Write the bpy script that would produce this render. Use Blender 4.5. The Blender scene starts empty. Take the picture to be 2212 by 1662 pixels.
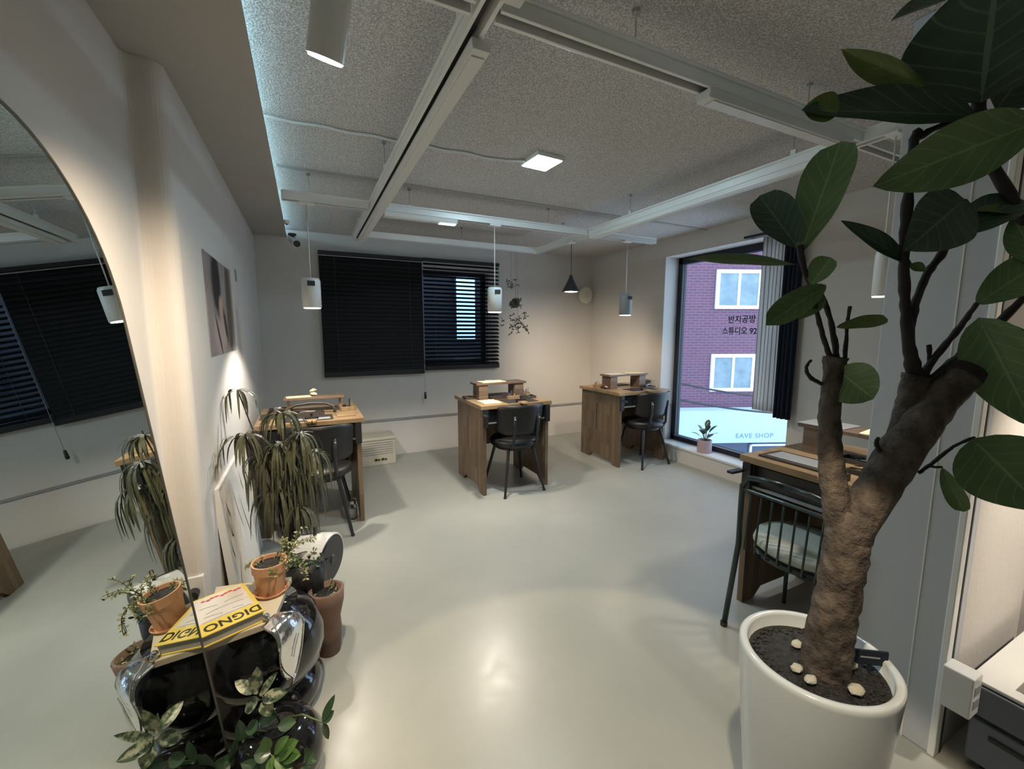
import bpy, bmesh, math, random
from mathutils import Vector, Matrix
random.seed(7)
S = bpy.context.scene
COL = S.collection
PI = math.pi
R = math.radians

# ------------------------------------------------------------------ camera
YAW, PITCH, ROLL, H = R(25.94), R(-7.152), R(0.05), 1.4
FPX = 911.98
_f = Vector((math.sin(YAW)*math.cos(PITCH), math.cos(YAW)*math.cos(PITCH), math.sin(PITCH)))
_r0 = Vector((math.cos(YAW), -math.sin(YAW), 0)); _u0 = _r0.cross(_f)
_r = _r0*math.cos(ROLL)+_u0*math.sin(ROLL); _u = _r.cross(_f)
CAM = Vector((0, 0, H))
cd = bpy.data.cameras.new('camera'); cam = bpy.data.objects.new('camera', cd); COL.objects.link(cam)
m = Matrix((_r, _u, -_f)).transposed().to_4x4(); m.translation = CAM
cam.matrix_world = m
cd.sensor_fit = 'HORIZONTAL'; cd.sensor_width = 36; cd.lens = 36*FPX/2212; cd.clip_start = .02
S.camera = cam

def at(px, py, d):
    """point d metres in front of the camera along a sight line (used for measuring only)"""
    return CAM + (_f + _r*((px-1106)/FPX) + _u*((831-py)/FPX))*d

# ------------------------------------------------------------------ world, light, exposure
w = bpy.data.worlds.new('sky'); S.world = w; w.use_nodes = True
bg = w.node_tree.nodes['Background']; bg.inputs[0].default_value = (.56, .75, 1, 1); bg.inputs[1].default_value = 3.4
S.view_settings.view_transform = 'Standard'; S.view_settings.look = 'None'
S.view_settings.exposure = 0.14; S.view_settings.gamma = 1; S.view_settings.use_curve_mapping = False
try:
    S.cycles.use_denoising = True
    S.cycles.sample_clamp_indirect = 4
except Exception: pass
WARM = (1, .81, .60); NEUT = (1, .90, .78); COOL = (.62, .86, 1)

def spot(name, loc, aim, watts, color, angle, blend=.3, size=.03):
    l = bpy.data.lights.new(name, 'SPOT'); l.energy = watts; l.color = color
    l.spot_size = R(angle); l.spot_blend = blend; l.shadow_soft_size = size
    o = bpy.data.objects.new(name, l); COL.objects.link(o); o.location = loc
    d = Vector(aim)-Vector(loc); o.rotation_euler = d.to_track_quat('-Z', 'Y').to_euler(); return o
def area(name, loc, aim, watts, color, sx, sy):
    l = bpy.data.lights.new(name, 'AREA'); l.energy = watts; l.color = color; l.shape = 'RECTANGLE'
    l.size = sx; l.size_y = sy
    o = bpy.data.objects.new(name, l); COL.objects.link(o); o.location = loc
    d = Vector(aim)-Vector(loc); o.rotation_euler = d.to_track_quat('-Z', 'Y').to_euler(); return o

# room numbers (metres)
XR, YB, ZC = 3.554, 4.81, 2.385
XL, XN, YCOL = -.395, -.50, 1.93
# pendants over the benches
spot('pendant_bulb', (.05, 3.04, 1.54), (.05, 3.04, 0), 62, NEUT, 130, .35, .03)
spot('pendant_bulb', (1.33, 3.04, 1.54), (1.33, 3.04, 0), 66, NEUT, 130, .35, .03)
spot('pendant_bulb', (2.62, 3.04, 1.54), (2.85, 3.4, 0), 40, WARM, 150, .5, .045)
spot('pendant_bulb', (2.2, .96, 1.51), (2.2, .96, 0), 20, NEUT, 116, .5, .045)
spot('cone_bulb', (2.2, 3.30, 1.79), (3.30, 4.75, 1.25), 190, WARM, 88, 1, .04)
spot('cylinder_bulb', (.068, 1.17, 1.985), (-.30, 1.75, .75), 92, WARM, 112, 1, .03)
spot('track_bulb_behind', (.52, .30, 2.1), (.68, .64, 0), 92, (1, .81, .57), 58, .10, .025)
spot('alcove_bulb', (2.15, -.35, 2.0), (2.46, .28, .75), 130, (1, .88, .74), 66, .8, .04)
area('panel_glow', (1.28, 2.24, ZC-.045), (1.28, 2.24, 0), 13, COOL, .16, .16)

# ------------------------------------------------------------------ materials
def new_mat(name):
    m_ = bpy.data.materials.new(name); m_.use_nodes = True
    return m_, m_.node_tree, m_.node_tree.nodes['Principled BSDF']
def col4(c): return (c[0], c[1], c[2], 1)
def tex(nt, swz=None, scale=None):
    tc = nt.nodes.new('ShaderNodeTexCoord'); out = tc.outputs['Object']
    if swz:
        sp = nt.nodes.new('ShaderNodeSeparateXYZ'); cb = nt.nodes.new('ShaderNodeCombineXYZ')
        nt.links.new(out, sp.inputs[0])
        for i, a in enumerate(swz):
            if a in 'xyz': nt.links.new(sp.outputs['xyz'.index(a)], cb.inputs[i])
            elif a == 's':
                ad = nt.nodes.new('ShaderNodeMath'); ad.operation = 'ADD'
                nt.links.new(sp.outputs[0], ad.inputs[0]); nt.links.new(sp.outputs[1], ad.inputs[1]); nt.links.new(ad.outputs[0], cb.inputs[i])
        out = cb.outputs[0]
    if scale:
        mp = nt.nodes.new('ShaderNodeMapping'); mp.inputs['Scale'].default_value = scale
        nt.links.new(out, mp.inputs[0]); out = mp.outputs[0]
    return out
def noise(nt, vec, scale, detail=4, rough=.55):
    n = nt.nodes.new('ShaderNodeTexNoise'); n.inputs['Scale'].default_value = scale
    n.inputs['Detail'].default_value = detail; n.inputs['Roughness'].default_value = rough
    nt.links.new(vec, n.inputs['Vector']); return n
def ramp(nt, fac, stops):
    r_ = nt.nodes.new('ShaderNodeValToRGB'); cr = r_.color_ramp
    while len(cr.elements) < len(stops): cr.elements.new(.5)
    for e, (p, c) in zip(cr.elements, stops): e.position = p; e.color = col4(c)
    nt.links.new(fac, r_.inputs[0]); return r_.outputs[0]
def bump(nt, b, h, strength, dist):
    bn = nt.nodes.new('ShaderNodeBump'); bn.inputs['Strength'].default_value = strength; bn.inputs['Distance'].default_value = dist
    nt.links.new(h, bn.inputs['Height']); nt.links.new(bn.outputs[0], b.inputs['Normal']); return bn
def mat(name, c, rough=.5, metal=0, var=.08, vs=6, bs=0, bscale=60, bd=.002, coat=0, emit=None, es=0, trans=0, ior=1.45, alpha=None):
    m_, nt, b = new_mat(name)
    v = tex(nt); n = noise(nt, v, vs)
    lo = [max(0, x*(1-var)) for x in c]; hi = [min(1, x*(1+var)) for x in c]
    nt.links.new(ramp(nt, n.outputs[0], [(.3, lo), (.7, hi)]), b.inputs['Base Color'])
    b.inputs['Roughness'].default_value = rough; b.inputs['Metallic'].default_value = metal
    if coat: b.inputs['Coat Weight'].default_value = coat; b.inputs['Coat Roughness'].default_value = .08
    if bs: bump(nt, b, noise(nt, v, bscale, 5).outputs[0], bs, bd)
    if emit: b.inputs['Emission Color'].default_value = col4(emit); b.inputs['Emission Strength'].default_value = es
    if trans: b.inputs['Transmission Weight'].default_value = trans; b.inputs['IOR'].default_value = ior
    return m_
def wood(name, c1, c2, swz, bw=.32, rh=.045, rough=.45):
    m_, nt, b = new_mat(name)
    v = tex(nt, swz)
    br = nt.nodes.new('ShaderNodeTexBrick'); nt.links.new(v, br.inputs['Vector'])
    br.inputs['Scale'].default_value = 1; br.inputs['Brick Width'].default_value = bw; br.inputs['Row Height'].default_value = rh
    br.inputs['Mortar Size'].default_value = .0006; br.inputs['Color1'].default_value = col4(c1); br.inputs['Color2'].default_value = col4(c2)
    br.inputs['Mortar'].default_value = col4([x*.5 for x in c1]); br.offset = .37
    mp = nt.nodes.new('ShaderNodeMapping'); mp.inputs['Scale'].default_value = (4, 60, 60); nt.links.new(v, mp.inputs[0])
    g = noise(nt, mp.outputs[0], 1.5, 6)
    mx = nt.nodes.new('ShaderNodeMixRGB'); mx.blend_type = 'MULTIPLY'; mx.inputs[0].default_value = .55
    nt.links.new(br.outputs[0], mx.inputs[1]); nt.links.new(ramp(nt, g.outputs[0], [(.3, (.6, .58, .55)), (.65, (1.15, 1.15, 1.15))]), mx.inputs[2])
    nt.links.new(mx.outputs[0], b.inputs['Base Color']); b.inputs['Roughness'].default_value = rough
    bump(nt, b, g.outputs[0], .15, .001); return m_

M = {}
M['wall'] = mat('wall_paint', (.60, .575, .54), .85, var=.03, vs=2, bs=.35, bscale=38, bd=.004)
M['wall_r'] = mat('wall_paint_grey', (.50, .53, .57), .8, var=.03, vs=3, bs=.25, bscale=30, bd=.004)
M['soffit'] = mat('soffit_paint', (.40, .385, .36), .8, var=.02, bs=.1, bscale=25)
# popcorn ceiling
m_, nt, b = new_mat('ceiling_stucco'); v = tex(nt)
n1 = noise(nt, v, 150, 3, .6); n2 = noise(nt, v, 1.2)
cA = ramp(nt, n1.outputs[0], [(.36, (.42, .41, .395)), (.50, (.60, .585, .565)), (.64, (.84, .825, .80))])
nt.links.new(cA, b.inputs['Base Color']); b.inputs['Roughness'].default_value = .95
bump(nt, b, n1.outputs[0], 1.0, .008); M['ceiling'] = m_
# painted floor
m_, nt, b = new_mat('floor_epoxy'); v = tex(nt)
n1 = noise(nt, v, 1.1, 5); n2 = noise(nt, v, 14, 6); n3 = noise(nt, v, 3.2, 4)
nt.links.new(ramp(nt, n1.outputs[0], [(.3, (.305, .312, .28)), (.7, (.385, .385, .345))]), b.inputs['Base Color'])
nt.links.new(ramp(nt, n2.outputs[0], [(.3, (.28,)*3), (.7, (.36,)*3)]), b.inputs['Roughness'])
bump(nt, b, n3.outputs[0], .10, .010); M['floor'] = m_
M['white'] = mat('white_enamel', (.72, .73, .71), .35, var=.02)
M['track'] = mat('track_white_metal', (.82, .84, .83), .38, metal=.1, var=.02)
M['dark'] = mat('dark_slot', (.03, .03, .03), .6)
M['black'] = mat('black_matte', (.018, .018, .02), .42, var=.2)
M['blind'] = mat('black_blind_aluminium', (.004, .0045, .006), .55, var=.1); M['blind'].node_tree.nodes['Principled BSDF'].inputs['Specular IOR Level'].default_value = .25
M['blindrail'] = mat('blind_head_rail', (.02, .022, .026), .3)
M['silverline'] = mat('rail_edge_grey', (.28, .29, .30), .4)
M['gloss'] = mat('glossy_black_ceramic', (.008, .008, .009), .09, var=.2, coat=.5)
M['cream'] = mat('cream_board', (.60, .53, .40), .5, var=.05)
M['steel'] = mat('brushed_steel', (.55, .55, .56), .25, metal=1, var=.08)
M['frame'] = mat('mirror_frame_metal', (.16, .15, .135), .35, metal=.6)
M['mirror'] = mat('mirror_silver', (.66, .72, .70), .0, metal=1, var=0)
M['navy'] = mat('navy_window_frame', (.006, .010, .022), .5)
M['curtain'] = mat('navy_curtain_cloth', (.008, .014, .03), .85)
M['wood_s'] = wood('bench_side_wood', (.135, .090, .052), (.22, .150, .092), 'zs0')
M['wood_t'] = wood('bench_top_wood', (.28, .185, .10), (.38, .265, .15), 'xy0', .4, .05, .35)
M['wood_d'] = wood('dark_riser_wood', (.13, .085, .06), (.22, .15, .10), 'xz0', .3, .04)
M['paper'] = mat('cream_paper', (.80, .72, .46), .7, var=.05)
M['white_paper'] = mat('white_paper', (.62, .60, .55), .7, var=.03)
M['brass'] = mat('brass_tool', (.55, .40, .16), .35, metal=.7)
M['leather'] = mat('dark_leather', (.06, .045, .035), .5, var=.2, bs=.2, bscale=200)
M['rubber'] = mat('black_rubber_mat', (.03, .028, .026), .6)
M['chair'] = mat('black_chair_shell', (.007, .0065, .0065), .45, var=.2)
M['green_metal'] = mat('dark_green_chair_metal', (.025, .04, .038), .35, metal=.2)
M['seat_pale'] = mat('pale_grey_green_cushion', (.50, .53, .47), .8, bs=.3, bscale=150)
M['terra'] = mat('terracotta', (.60, .33, .185), .8, var=.08, vs=12, bs=.1, bscale=90)
M['brown_pot'] = mat('brown_clay_pot', (.19, .12, .09), .75, var=.15, vs=9)
M['pinkpot'] = mat('dusty_pink_pot', (.52, .37, .40), .7)
M['planter'] = mat('white_glazed_planter', (.60, .66, .70), .14, var=.01, coat=.5)
M['soil'] = mat('dark_gravel_soil', (.014, .0135, .013), .55, var=.9, vs=70, bs=1, bscale=90, bd=.01)
M['stone'] = mat('cream_stone', (.46, .45, .38), .8, bs=.4, bscale=60)
M['bark'] = mat('fig_bark', (.085, .068, .056), .92, var=.65, vs=22, bs=1, bscale=45, bd=.012)
M['twig'] = mat('dark_twig_bark', (.022, .016, .015), .8, var=.3, vs=30, bs=.6, bscale=80)
M['stem'] = mat('green_stem', (.10, .14, .06), .6)
M['clock'] = mat('white_clock_face', (.80, .76, .66), .5, var=.01)
M['bulb'] = mat('lit_diffuser', (1, .95, .85), .5, emit=(1, .93, .80), es=9)
M['bulb_w'] = mat('lit_spot_lens', (1, .95, .85), .5, emit=(1, .90, .72), es=16)
M['led'] = mat('led_panel_face', (.9, .97, 1), .5, emit=(.66, .92, 1), es=14)
M['cove'] = mat('led_cove_strip', (.8, .95, 1), .5, emit=(.50, .83, 1), es=44)
M['litbar'] = mat('lit_linear_lens', (.9, .97, 1), .5, emit=(.75, .95, 1), es=1.6)
M['rawback'] = mat('grey_plastic', (.30, .31, .33), .5)
M['cabinet'] = mat('dark_grey_cabinet', (.13, .15, .185), .45)
M['yellow'] = mat('yellow_book_cover', (.72, .56, .11), .45, var=.03)
M['ink'] = mat('dark_ink', (.035, .03, .012), .5)
M['red_ink'] = mat('faded_red_ink', (.50, .10, .075), .6, var=.3, vs=60)
M['pages'] = mat('grey_page_block', (.42, .41, .39), .7, var=.15, vs=3)
M['label_ink'] = mat('window_lettering_navy', (.02, .022, .06), .5)
M['pale_ink'] = mat('pale_blue_grey_lettering', (.16, .25, .36), .6)
M['silver'] = mat('crumpled_silver', (.88, .88, .88), .14, metal=1, var=.04, bs=.5, bscale=22, bd=.01)
M['facade_w'] = mat('pale_shop_facade', (.42, .55, .66), .7, var=.04, vs=2)
M['upvc'] = mat('white_window_upvc', (.80, .85, .88), .4)
M['shopdark'] = mat('shop_dark_glass', (.03, .05, .10), .2)
M['asphalt'] = mat('street_asphalt', (.12, .12, .13), .9)
M['crate'] = mat('pale_plastic_crate', (.50, .47, .38), .6)
M['glassjar'] = mat('clear_jar_glass', (.9, .95, .95), .03, trans=1, var=0)
# window glass
m_, nt, b = new_mat('window_glass'); b.inputs['Roughness'].default_value = 0; b.inputs['Transmission Weight'].default_value = 1; b.inputs['IOR'].default_value = 1.02
v = tex(nt); nt.links.new(ramp(nt, noise(nt, v, 1).outputs[0], [(0, (.95, .98, 1)), (1, (.97, .99, 1))]), b.inputs['Base Color']); M['glass'] = m_
m_, nt, b = new_mat('pane_blue_glass'); v = tex(nt, None, (1, 1, 1))
nt.links.new(ramp(nt, noise(nt, v, 2.5).outputs[0], [(.3, (.13, .19, .22)), (.7, (.24, .31, .34))]), b.inputs['Base Color']); b.inputs['Roughness'].default_value = .35; M['pane'] = m_
# outside brick
m_, nt, b = new_mat('red_brick'); v = tex(nt, 'xz0')
br = nt.nodes.new('ShaderNodeTexBrick'); nt.links.new(v, br.inputs['Vector']); br.inputs['Scale'].default_value = 1
br.inputs['Brick Width'].default_value = .24; br.inputs['Row Height'].default_value = .08; br.inputs['Mortar Size'].default_value = .009
br.inputs['Color1'].default_value = (.150, .064, .095, 1); br.inputs['Color2'].default_value = (.125, .055, .09, 1); br.inputs['Mortar'].default_value = (.17, .12, .155, 1)
nt.links.new(br.outputs[0], b.inputs['Base Color']); b.inputs['Roughness'].default_value = .85; M['brick'] = m_
# striped cloth
m_, nt, b = new_mat('striped_fabric'); v = tex(nt)
wv = nt.nodes.new('ShaderNodeTexWave'); wv.bands_direction = 'Y'; wv.inputs['Scale'].default_value = 9.5; wv.inputs['Distortion'].default_value = 0
nt.links.new(v, wv.inputs['Vector'])
stc = ramp(nt, wv.outputs['Fac'], [(.22, (.28, .27, .28)), (.36, (.66, .64, .60)), (1, (.74, .72, .68))]); nt.links.new(stc, b.inputs['Base Color'])
b.inputs['Roughness'].default_value = .8; b.inputs['Subsurface Weight'].default_value = 0
tr = nt.nodes.new('ShaderNodeBsdfTranslucent'); nt.links.new(stc, tr.inputs[0]); mx = nt.nodes.new('ShaderNodeMixShader'); mx.inputs[0].default_value = .6
nt.links.new(b.outputs[0], mx.inputs[1]); nt.links.new(tr.outputs[0], mx.inputs[2]); nt.links.new(mx.outputs[0], nt.nodes['Material Output'].inputs[0]); M['stripe'] = m_
def leaf_mat(name, c1, c2, vein, rough=.4, vw=.06, spots=None, lat=7):
    m_, nt, b = new_mat(name)
    uv = nt.nodes.new('ShaderNodeUVMap'); sp = nt.nodes.new('ShaderNodeSeparateXYZ'); nt.links.new(uv.outputs[0], sp.inputs[0])
    def mth(op, a, b_=None, cl=False):
        n = nt.nodes.new('ShaderNodeMath'); n.operation = op; n.use_clamp = cl
        for i, x in enumerate((a, b_)):
            if x is None: continue
            if isinstance(x, (int, float)): n.inputs[i].default_value = x
            else: nt.links.new(x, n.inputs[i])
        return n.outputs[0]
    s = mth('ABSOLUTE', mth('SUBTRACT', sp.outputs[0], .5))
    mid = mth('LESS_THAN', s, vw*.32)
    t = mth('FRACT', mth('MULTIPLY', mth('SUBTRACT', sp.outputs[1], mth('MULTIPLY', s, .55)), lat))
    side = mth('LESS_THAN', mth('ABSOLUTE', mth('SUBTRACT', t, .5)), vw)
    vv = mth('MAXIMUM', mid, mth('MULTIPLY', side, .55))
    v = tex(nt); base = ramp(nt, noise(nt, v, 9 if not spots else 60).outputs[0], [(.35, c1), (.65, c2)] if not spots else [(.42, c1), (.5, c2), (.58, spots)])
    mx = nt.nodes.new('ShaderNodeMixRGB'); mx.inputs[2].default_value = col4(vein)
    nt.links.new(mth('MULTIPLY', vv, .5), mx.inputs[0]); nt.links.new(base, mx.inputs[1]); nt.links.new(mx.outputs[0], b.inputs['Base Color'])
    b.inputs['Roughness'].default_value = rough; bump(nt, b, vv, .3, .002)
    return m_
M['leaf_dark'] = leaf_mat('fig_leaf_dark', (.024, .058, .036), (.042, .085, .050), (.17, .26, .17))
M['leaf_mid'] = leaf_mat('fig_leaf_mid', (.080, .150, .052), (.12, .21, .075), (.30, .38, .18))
M['leaf_yellow'] = leaf_mat('fig_leaf_yellow_green', (.070, .115, .024), (.11, .15, .035), (.20, .24, .09))  # yellower green of some fig leaves
M['leaf_spot'] = leaf_mat('speckled_leaf', (.05, .085, .04), (.16, .19, .11), (.2, .25, .15), .35, .05, spots=(.42, .43, .30))
M['leaf_plain'] = leaf_mat('small_green_leaf', (.03, .06, .03), (.05, .10, .05), (.1, .16, .1), .3)
M['leaf_fresh'] = leaf_mat('fresh_green_leaf', (.06, .13, .03), (.12, .22, .06), (.2, .3, .12), .35)
M['leaf_aralia'] = leaf_mat('aralia_leaf', (.035, .042, .022), (.085, .09, .045), (.2, .2, .1), .5)
M['leaf_succ'] = leaf_mat('succulent_leaf', (.20, .21, .09), (.42, .40, .22), (.4, .4, .25), .6)
M['leaf_dry'] = leaf_mat('grey_hanging_leaf', (.055, .06, .045), (.10, .10, .07), (.1, .1, .08), .8)

# ------------------------------------------------------------------ mesh helpers
class MB:
    def __init__(s): s.bm = bmesh.new(); s.uv = None
    def box(s, x0, x1, y0, y1, z0, z1):
        v = [s.bm.verts.new(p) for p in ((x0,y0,z0),(x1,y0,z0),(x1,y1,z0),(x0,y1,z0),(x0,y0,z1),(x1,y0,z1),(x1,y1,z1),(x0,y1,z1))]
        for f in ((3,2,1,0),(4,5,6,7),(0,1,5,4),(1,2,6,5),(2,3,7,6),(3,0,4,7)): s.bm.faces.new([v[i] for i in f])
        return s
    def tube(s, pts, rad, n=10, cap=True):
        pts = [Vector(p) for p in pts]
        if isinstance(rad, (int, float)): rad = [rad]*len(pts)
        rings = []; ref = None
        for i, p in enumerate(pts):
            d = (pts[min(i+1, len(pts)-1)]-pts[max(i-1, 0)]).normalized()
            if ref is None: ref = d.orthogonal().normalized()
            ref = (ref-d*ref.dot(d)); ref = ref.normalized() if ref.length > 1e-6 else d.orthogonal().normalized()
            b_ = d.cross(ref)
            rings.append([s.bm.verts.new(p+(ref*math.cos(2*PI*k/n)+b_*math.sin(2*PI*k/n))*rad[i]) for k in range(n)])
        for a, b_ in zip(rings, rings[1:]):
            for k in range(n): s.bm.faces.new((a[k], a[(k+1)%n], b_[(k+1)%n], b_[k]))
        if cap:
            s.bm.faces.new(rings[0][::-1]); s.bm.faces.new(rings[-1])
        return s
    def lathe(s, prof, c=(0,0,0), n=32, axis='z', closed=False):
        rings = []
        for (r_, z) in prof:
            ring = []
            for k in range(n):
                a = 2*PI*k/n; x, y = r_*math.cos(a), r_*math.sin(a)
                p = {'z': (x, y, z), 'x': (z, x, y), 'y': (y, z, x)}[axis]
                ring.append(s.bm.verts.new((p[0]+c[0], p[1]+c[1], p[2]+c[2])))
            rings.append(ring)
        for a, b_ in zip(rings, rings[1:]):
            for k in range(n): s.bm.faces.new((a[k], a[(k+1)%n], b_[(k+1)%n], b_[k]))
        if closed:
            for k in range(n): s.bm.faces.new((rings[-1][k], rings[-1][(k+1)%n], rings[0][(k+1)%n], rings[0][k]))
        else:
            s.bm.faces.new(rings[0][::-1]); s.bm.faces.new(rings[-1])
        return s
    def prism(s, poly, a0, a1, axis='z'):
        def P(p, a): return {'z': (p[0], p[1], a), 'x': (a, p[0], p[1]), 'y': (p[0], a, p[1])}[axis]
        lo = [s.bm.verts.new(P(p, a0)) for p in poly]; hi = [s.bm.verts.new(P(p, a1)) for p in poly]; n = len(poly)
        s.bm.faces.new(lo[::-1]); s.bm.faces.new(hi)
        for i in range(n): s.bm.faces.new((lo[i], lo[(i+1)%n], hi[(i+1)%n], hi[i]))
        return s
    def grid(s, fn, nu, nv, uv=False):
        if uv and s.uv is None: s.uv = s.bm.loops.layers.uv.new('UVMap')
        V = [[s.bm.verts.new(fn(i/nu, j/nv)) for j in range(nv+1)] for i in range(nu+1)]
        for i in range(nu):
            for j in range(nv):
                f = s.bm.faces.new((V[i][j], V[i+1][j], V[i+1][j+1], V[i][j+1]))
                if uv:
                    for l, (a, b_) in zip(f.loops, ((i,j),(i+1,j),(i+1,j+1),(i,j+1))): l[s.uv].uv = (a/nu, b_/nv)
        return s
    def ico(s, c, r_, sub=2, sc=(1,1,1), jit=0):
        g = bmesh.ops.create_icosphere(s.bm, subdivisions=sub, radius=1)
        for v in g['verts']:
            k = 1+random.uniform(-jit, jit); v.co = Vector((c[0]+v.co.x*r_*sc[0]*k, c[1]+v.co.y*r_*sc[1]*k, c[2]+v.co.z*r_*sc[2]*k))
        return s
    def leaf(s, B, T, W, N, shape='ob', sag=0, fold=.15, curl=0, ruf=0, nu=6, nv=10):
        """blade from B to T, W wide, facing N; v runs base to tip"""
        B, T, N = Vector(B), Vector(T), Vector(N)
        ax = T-B; L = ax.length; axn = ax.normalized(); side = axn.cross(N).normalized(); nn = side.cross(axn).normalized()
        ph = random.uniform(0, 6)
        def wd(t):
            if shape == 'ob': v = (t**.75)*((1-t)**.42)*1.72      # obovate
            elif shape == 'ov': v = math.sin(PI*min(1, t**.85))**.75
            elif shape == 'rd': v = math.sin(PI*t**.9)**.55
            else: v = math.sin(PI*t)**.9                          # lanceolate
            return min(v, 1.02)
        def fn(u, v):
            q = (u-.5)*2; hw = W*.5*wd(v)
            p = B+ax*v+side*(q*hw)+nn*(abs(q)**1.5*hw*fold*2) + nn*(curl*L*(v**2))
            p += nn*(ruf*W*math.sin(v*13+ph+(2 if q > 0 else 0))*abs(q)**2)
            p.z -= sag*L*math.sin(PI*v)*-1 if sag < 0 else 0
            if sag > 0: p.z += sag*L*math.sin(PI*v)
            return p
        return s.grid(fn, nu, nv, uv=True)
    def build(s, name, m_, parent=None, smooth=False, bevel=0, solid=0):
        bmesh.ops.recalc_face_normals(s.bm, faces=s.bm.faces) if not solid else None
        me = bpy.data.meshes.new(name); s.bm.to_mesh(me); s.bm.free()
        o = bpy.data.objects.new(name, me); COL.objects.link(o); me.materials.append(M[m_] if isinstance(m_, str) else m_)
        if smooth:
            for p in me.polygons: p.use_smooth = True
        if solid:
            md = o.modifiers.new('thickness', 'SOLIDIFY'); md.thickness = solid; md.offset = 0
        if bevel:
            md = o.modifiers.new('bevel', 'BEVEL'); md.width = bevel; md.segments = 2; md.limit_method = 'ANGLE'; md.angle_limit = R(40)
        if smooth == 'auto' or (smooth and bevel):
            try:
                md = o.modifiers.new('wn', 'WEIGHTED_NORMAL')
            except Exception: pass
        if parent: o.parent = parent
        return o
def tag(o, label=None, cat=None, group=None, kind=None):
    if label: o['label'] = label
    if cat: o['category'] = cat
    if group: o['group'] = group
    if kind: o['kind'] = kind
    return o
def thing(name, label, cat, loc=(0,0,0), rz=0, group=None):
    o = bpy.data.objects.new(name, None); COL.objects.link(o); o.location = loc; o.rotation_euler = (0, 0, rz); o.empty_display_size = .05
    return tag(o, label, cat, group)
def struct(name, mb, m_, parent=None, label=None, **k):
    o = mb.build(name, m_, parent, **k)
    if not parent: o['kind'] = 'structure'
    if label: o['label'] = label
    return o
def dup(root, loc, rz, label=None, group=None):
    c = root.copy(); COL.objects.link(c); c.location = loc; c.rotation_euler = (0, 0, rz)
    if label: c['label'] = label
    if group: c['group'] = group
    for ch in root.children:
        d = ch.copy(); COL.objects.link(d); d.parent = c
        for g in ch.children:
            e = g.copy(); COL.objects.link(e); e.parent = d
    return c
def text(name, s_, size, m_, parent, loc, rot, extrude=.0006, sx=1, bold=0, kern=1):
    cu = bpy.data.curves.new(name, 'FONT'); cu.body = s_; cu.size = size; cu.extrude = extrude; cu.align_x = 'CENTER'; cu.align_y = 'CENTER'
    cu.offset = bold; cu.space_character = kern
    o = bpy.data.objects.new(name, cu); COL.objects.link(o); bpy.context.view_layer.update()
    me = bpy.data.meshes.new_from_object(o.evaluated_get(bpy.context.evaluated_depsgraph_get()))
    bpy.data.objects.remove(o); me.name = name
    q = bpy.data.objects.new(name, me); COL.objects.link(q); me.materials.clear(); me.materials.append(M[m_])
    q.parent = parent; q.location = loc; q.rotation_euler = rot; q.scale = (sx, 1, 1); return q

# ================================================================== SETTING
YF = -1.7   # wall behind the camera
struct('floor', MB().box(-.9, 4.4, YF-.1, YB+.2, -.1, 0), 'floor')
struct('ceiling', MB().box(-.9, 4.4, YF-.1, YB+.2, ZC, ZC+.1), 'ceiling')
# back wall with the opening behind the blinds
bw = MB(); wx0, wx1, wz0, wz1 = .28, 2.02, 1.02, 2.10
bw.box(-.9, wx0, YB, YB+.2, 0, ZC).box(wx1, XR+.3, YB, YB+.2, 0, ZC).box(wx0, wx1, YB, YB+.2, 0, wz0).box(wx0, wx1, YB, YB+.2, wz1, ZC)
struct('wall_back', bw, 'wall')
struct('trim_1', MB().box(XL, XR, YB-.012, YB, .40, .425), 'silverline')
# right wall with window opening
oy0, oy1, oz0, oz1 = 2.09, 3.50, .17, 2.20
rw = MB(); T = .30
rw.box(XR, XR+T, oy1, YB, 0, ZC).box(XR, XR+T, YF, oy0, 0, ZC).box(XR, XR+T, oy0, oy1, 0, oz0).box(XR, XR+T, oy0, oy1, oz1, ZC)
struct('wall_right', rw, 'wall')
struct('wall_front', MB().box(-.9, 4.0, YF-.1, YF, 0, ZC), 'wall')
# left wall: near plane, then the thicker column with the poster
lw = MB()
pts = [(-.9, YF), (XN, YF), (XN, YCOL-.04)]
for k in range(5): a = k/4*PI/2; pts.append((XN+.03-.03*math.cos(a), YCOL-.03+.03*math.sin(a)))
for k in range(7): a = k/6*PI/2; pts.append((XL-.045+.045*math.sin(a), YCOL+.045-.045*math.cos(a)))
pts += [(XL, YB), (-.9, YB)]
lw.prism(pts, 0, ZC); struct('wall_left', lw, 'wall', smooth=False)
# soffit along the left wall, with the led cove above its lip
ZS = 2.315
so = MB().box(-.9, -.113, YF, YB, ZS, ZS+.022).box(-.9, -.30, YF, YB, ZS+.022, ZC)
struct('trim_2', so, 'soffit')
lt = thing('cove_light', 'blue-white led strip glowing in the gap above the left soffit', 'light', (-.22, 1.6, ZS+.022))
MB().box(-.012, .012, -3.1, 3.15, 0, .008).build('channel', 'white', lt)
MB().box(-.008, .008, -3.1, 3.15, .008, .014).build('diffuser', 'cove', lt)
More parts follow.
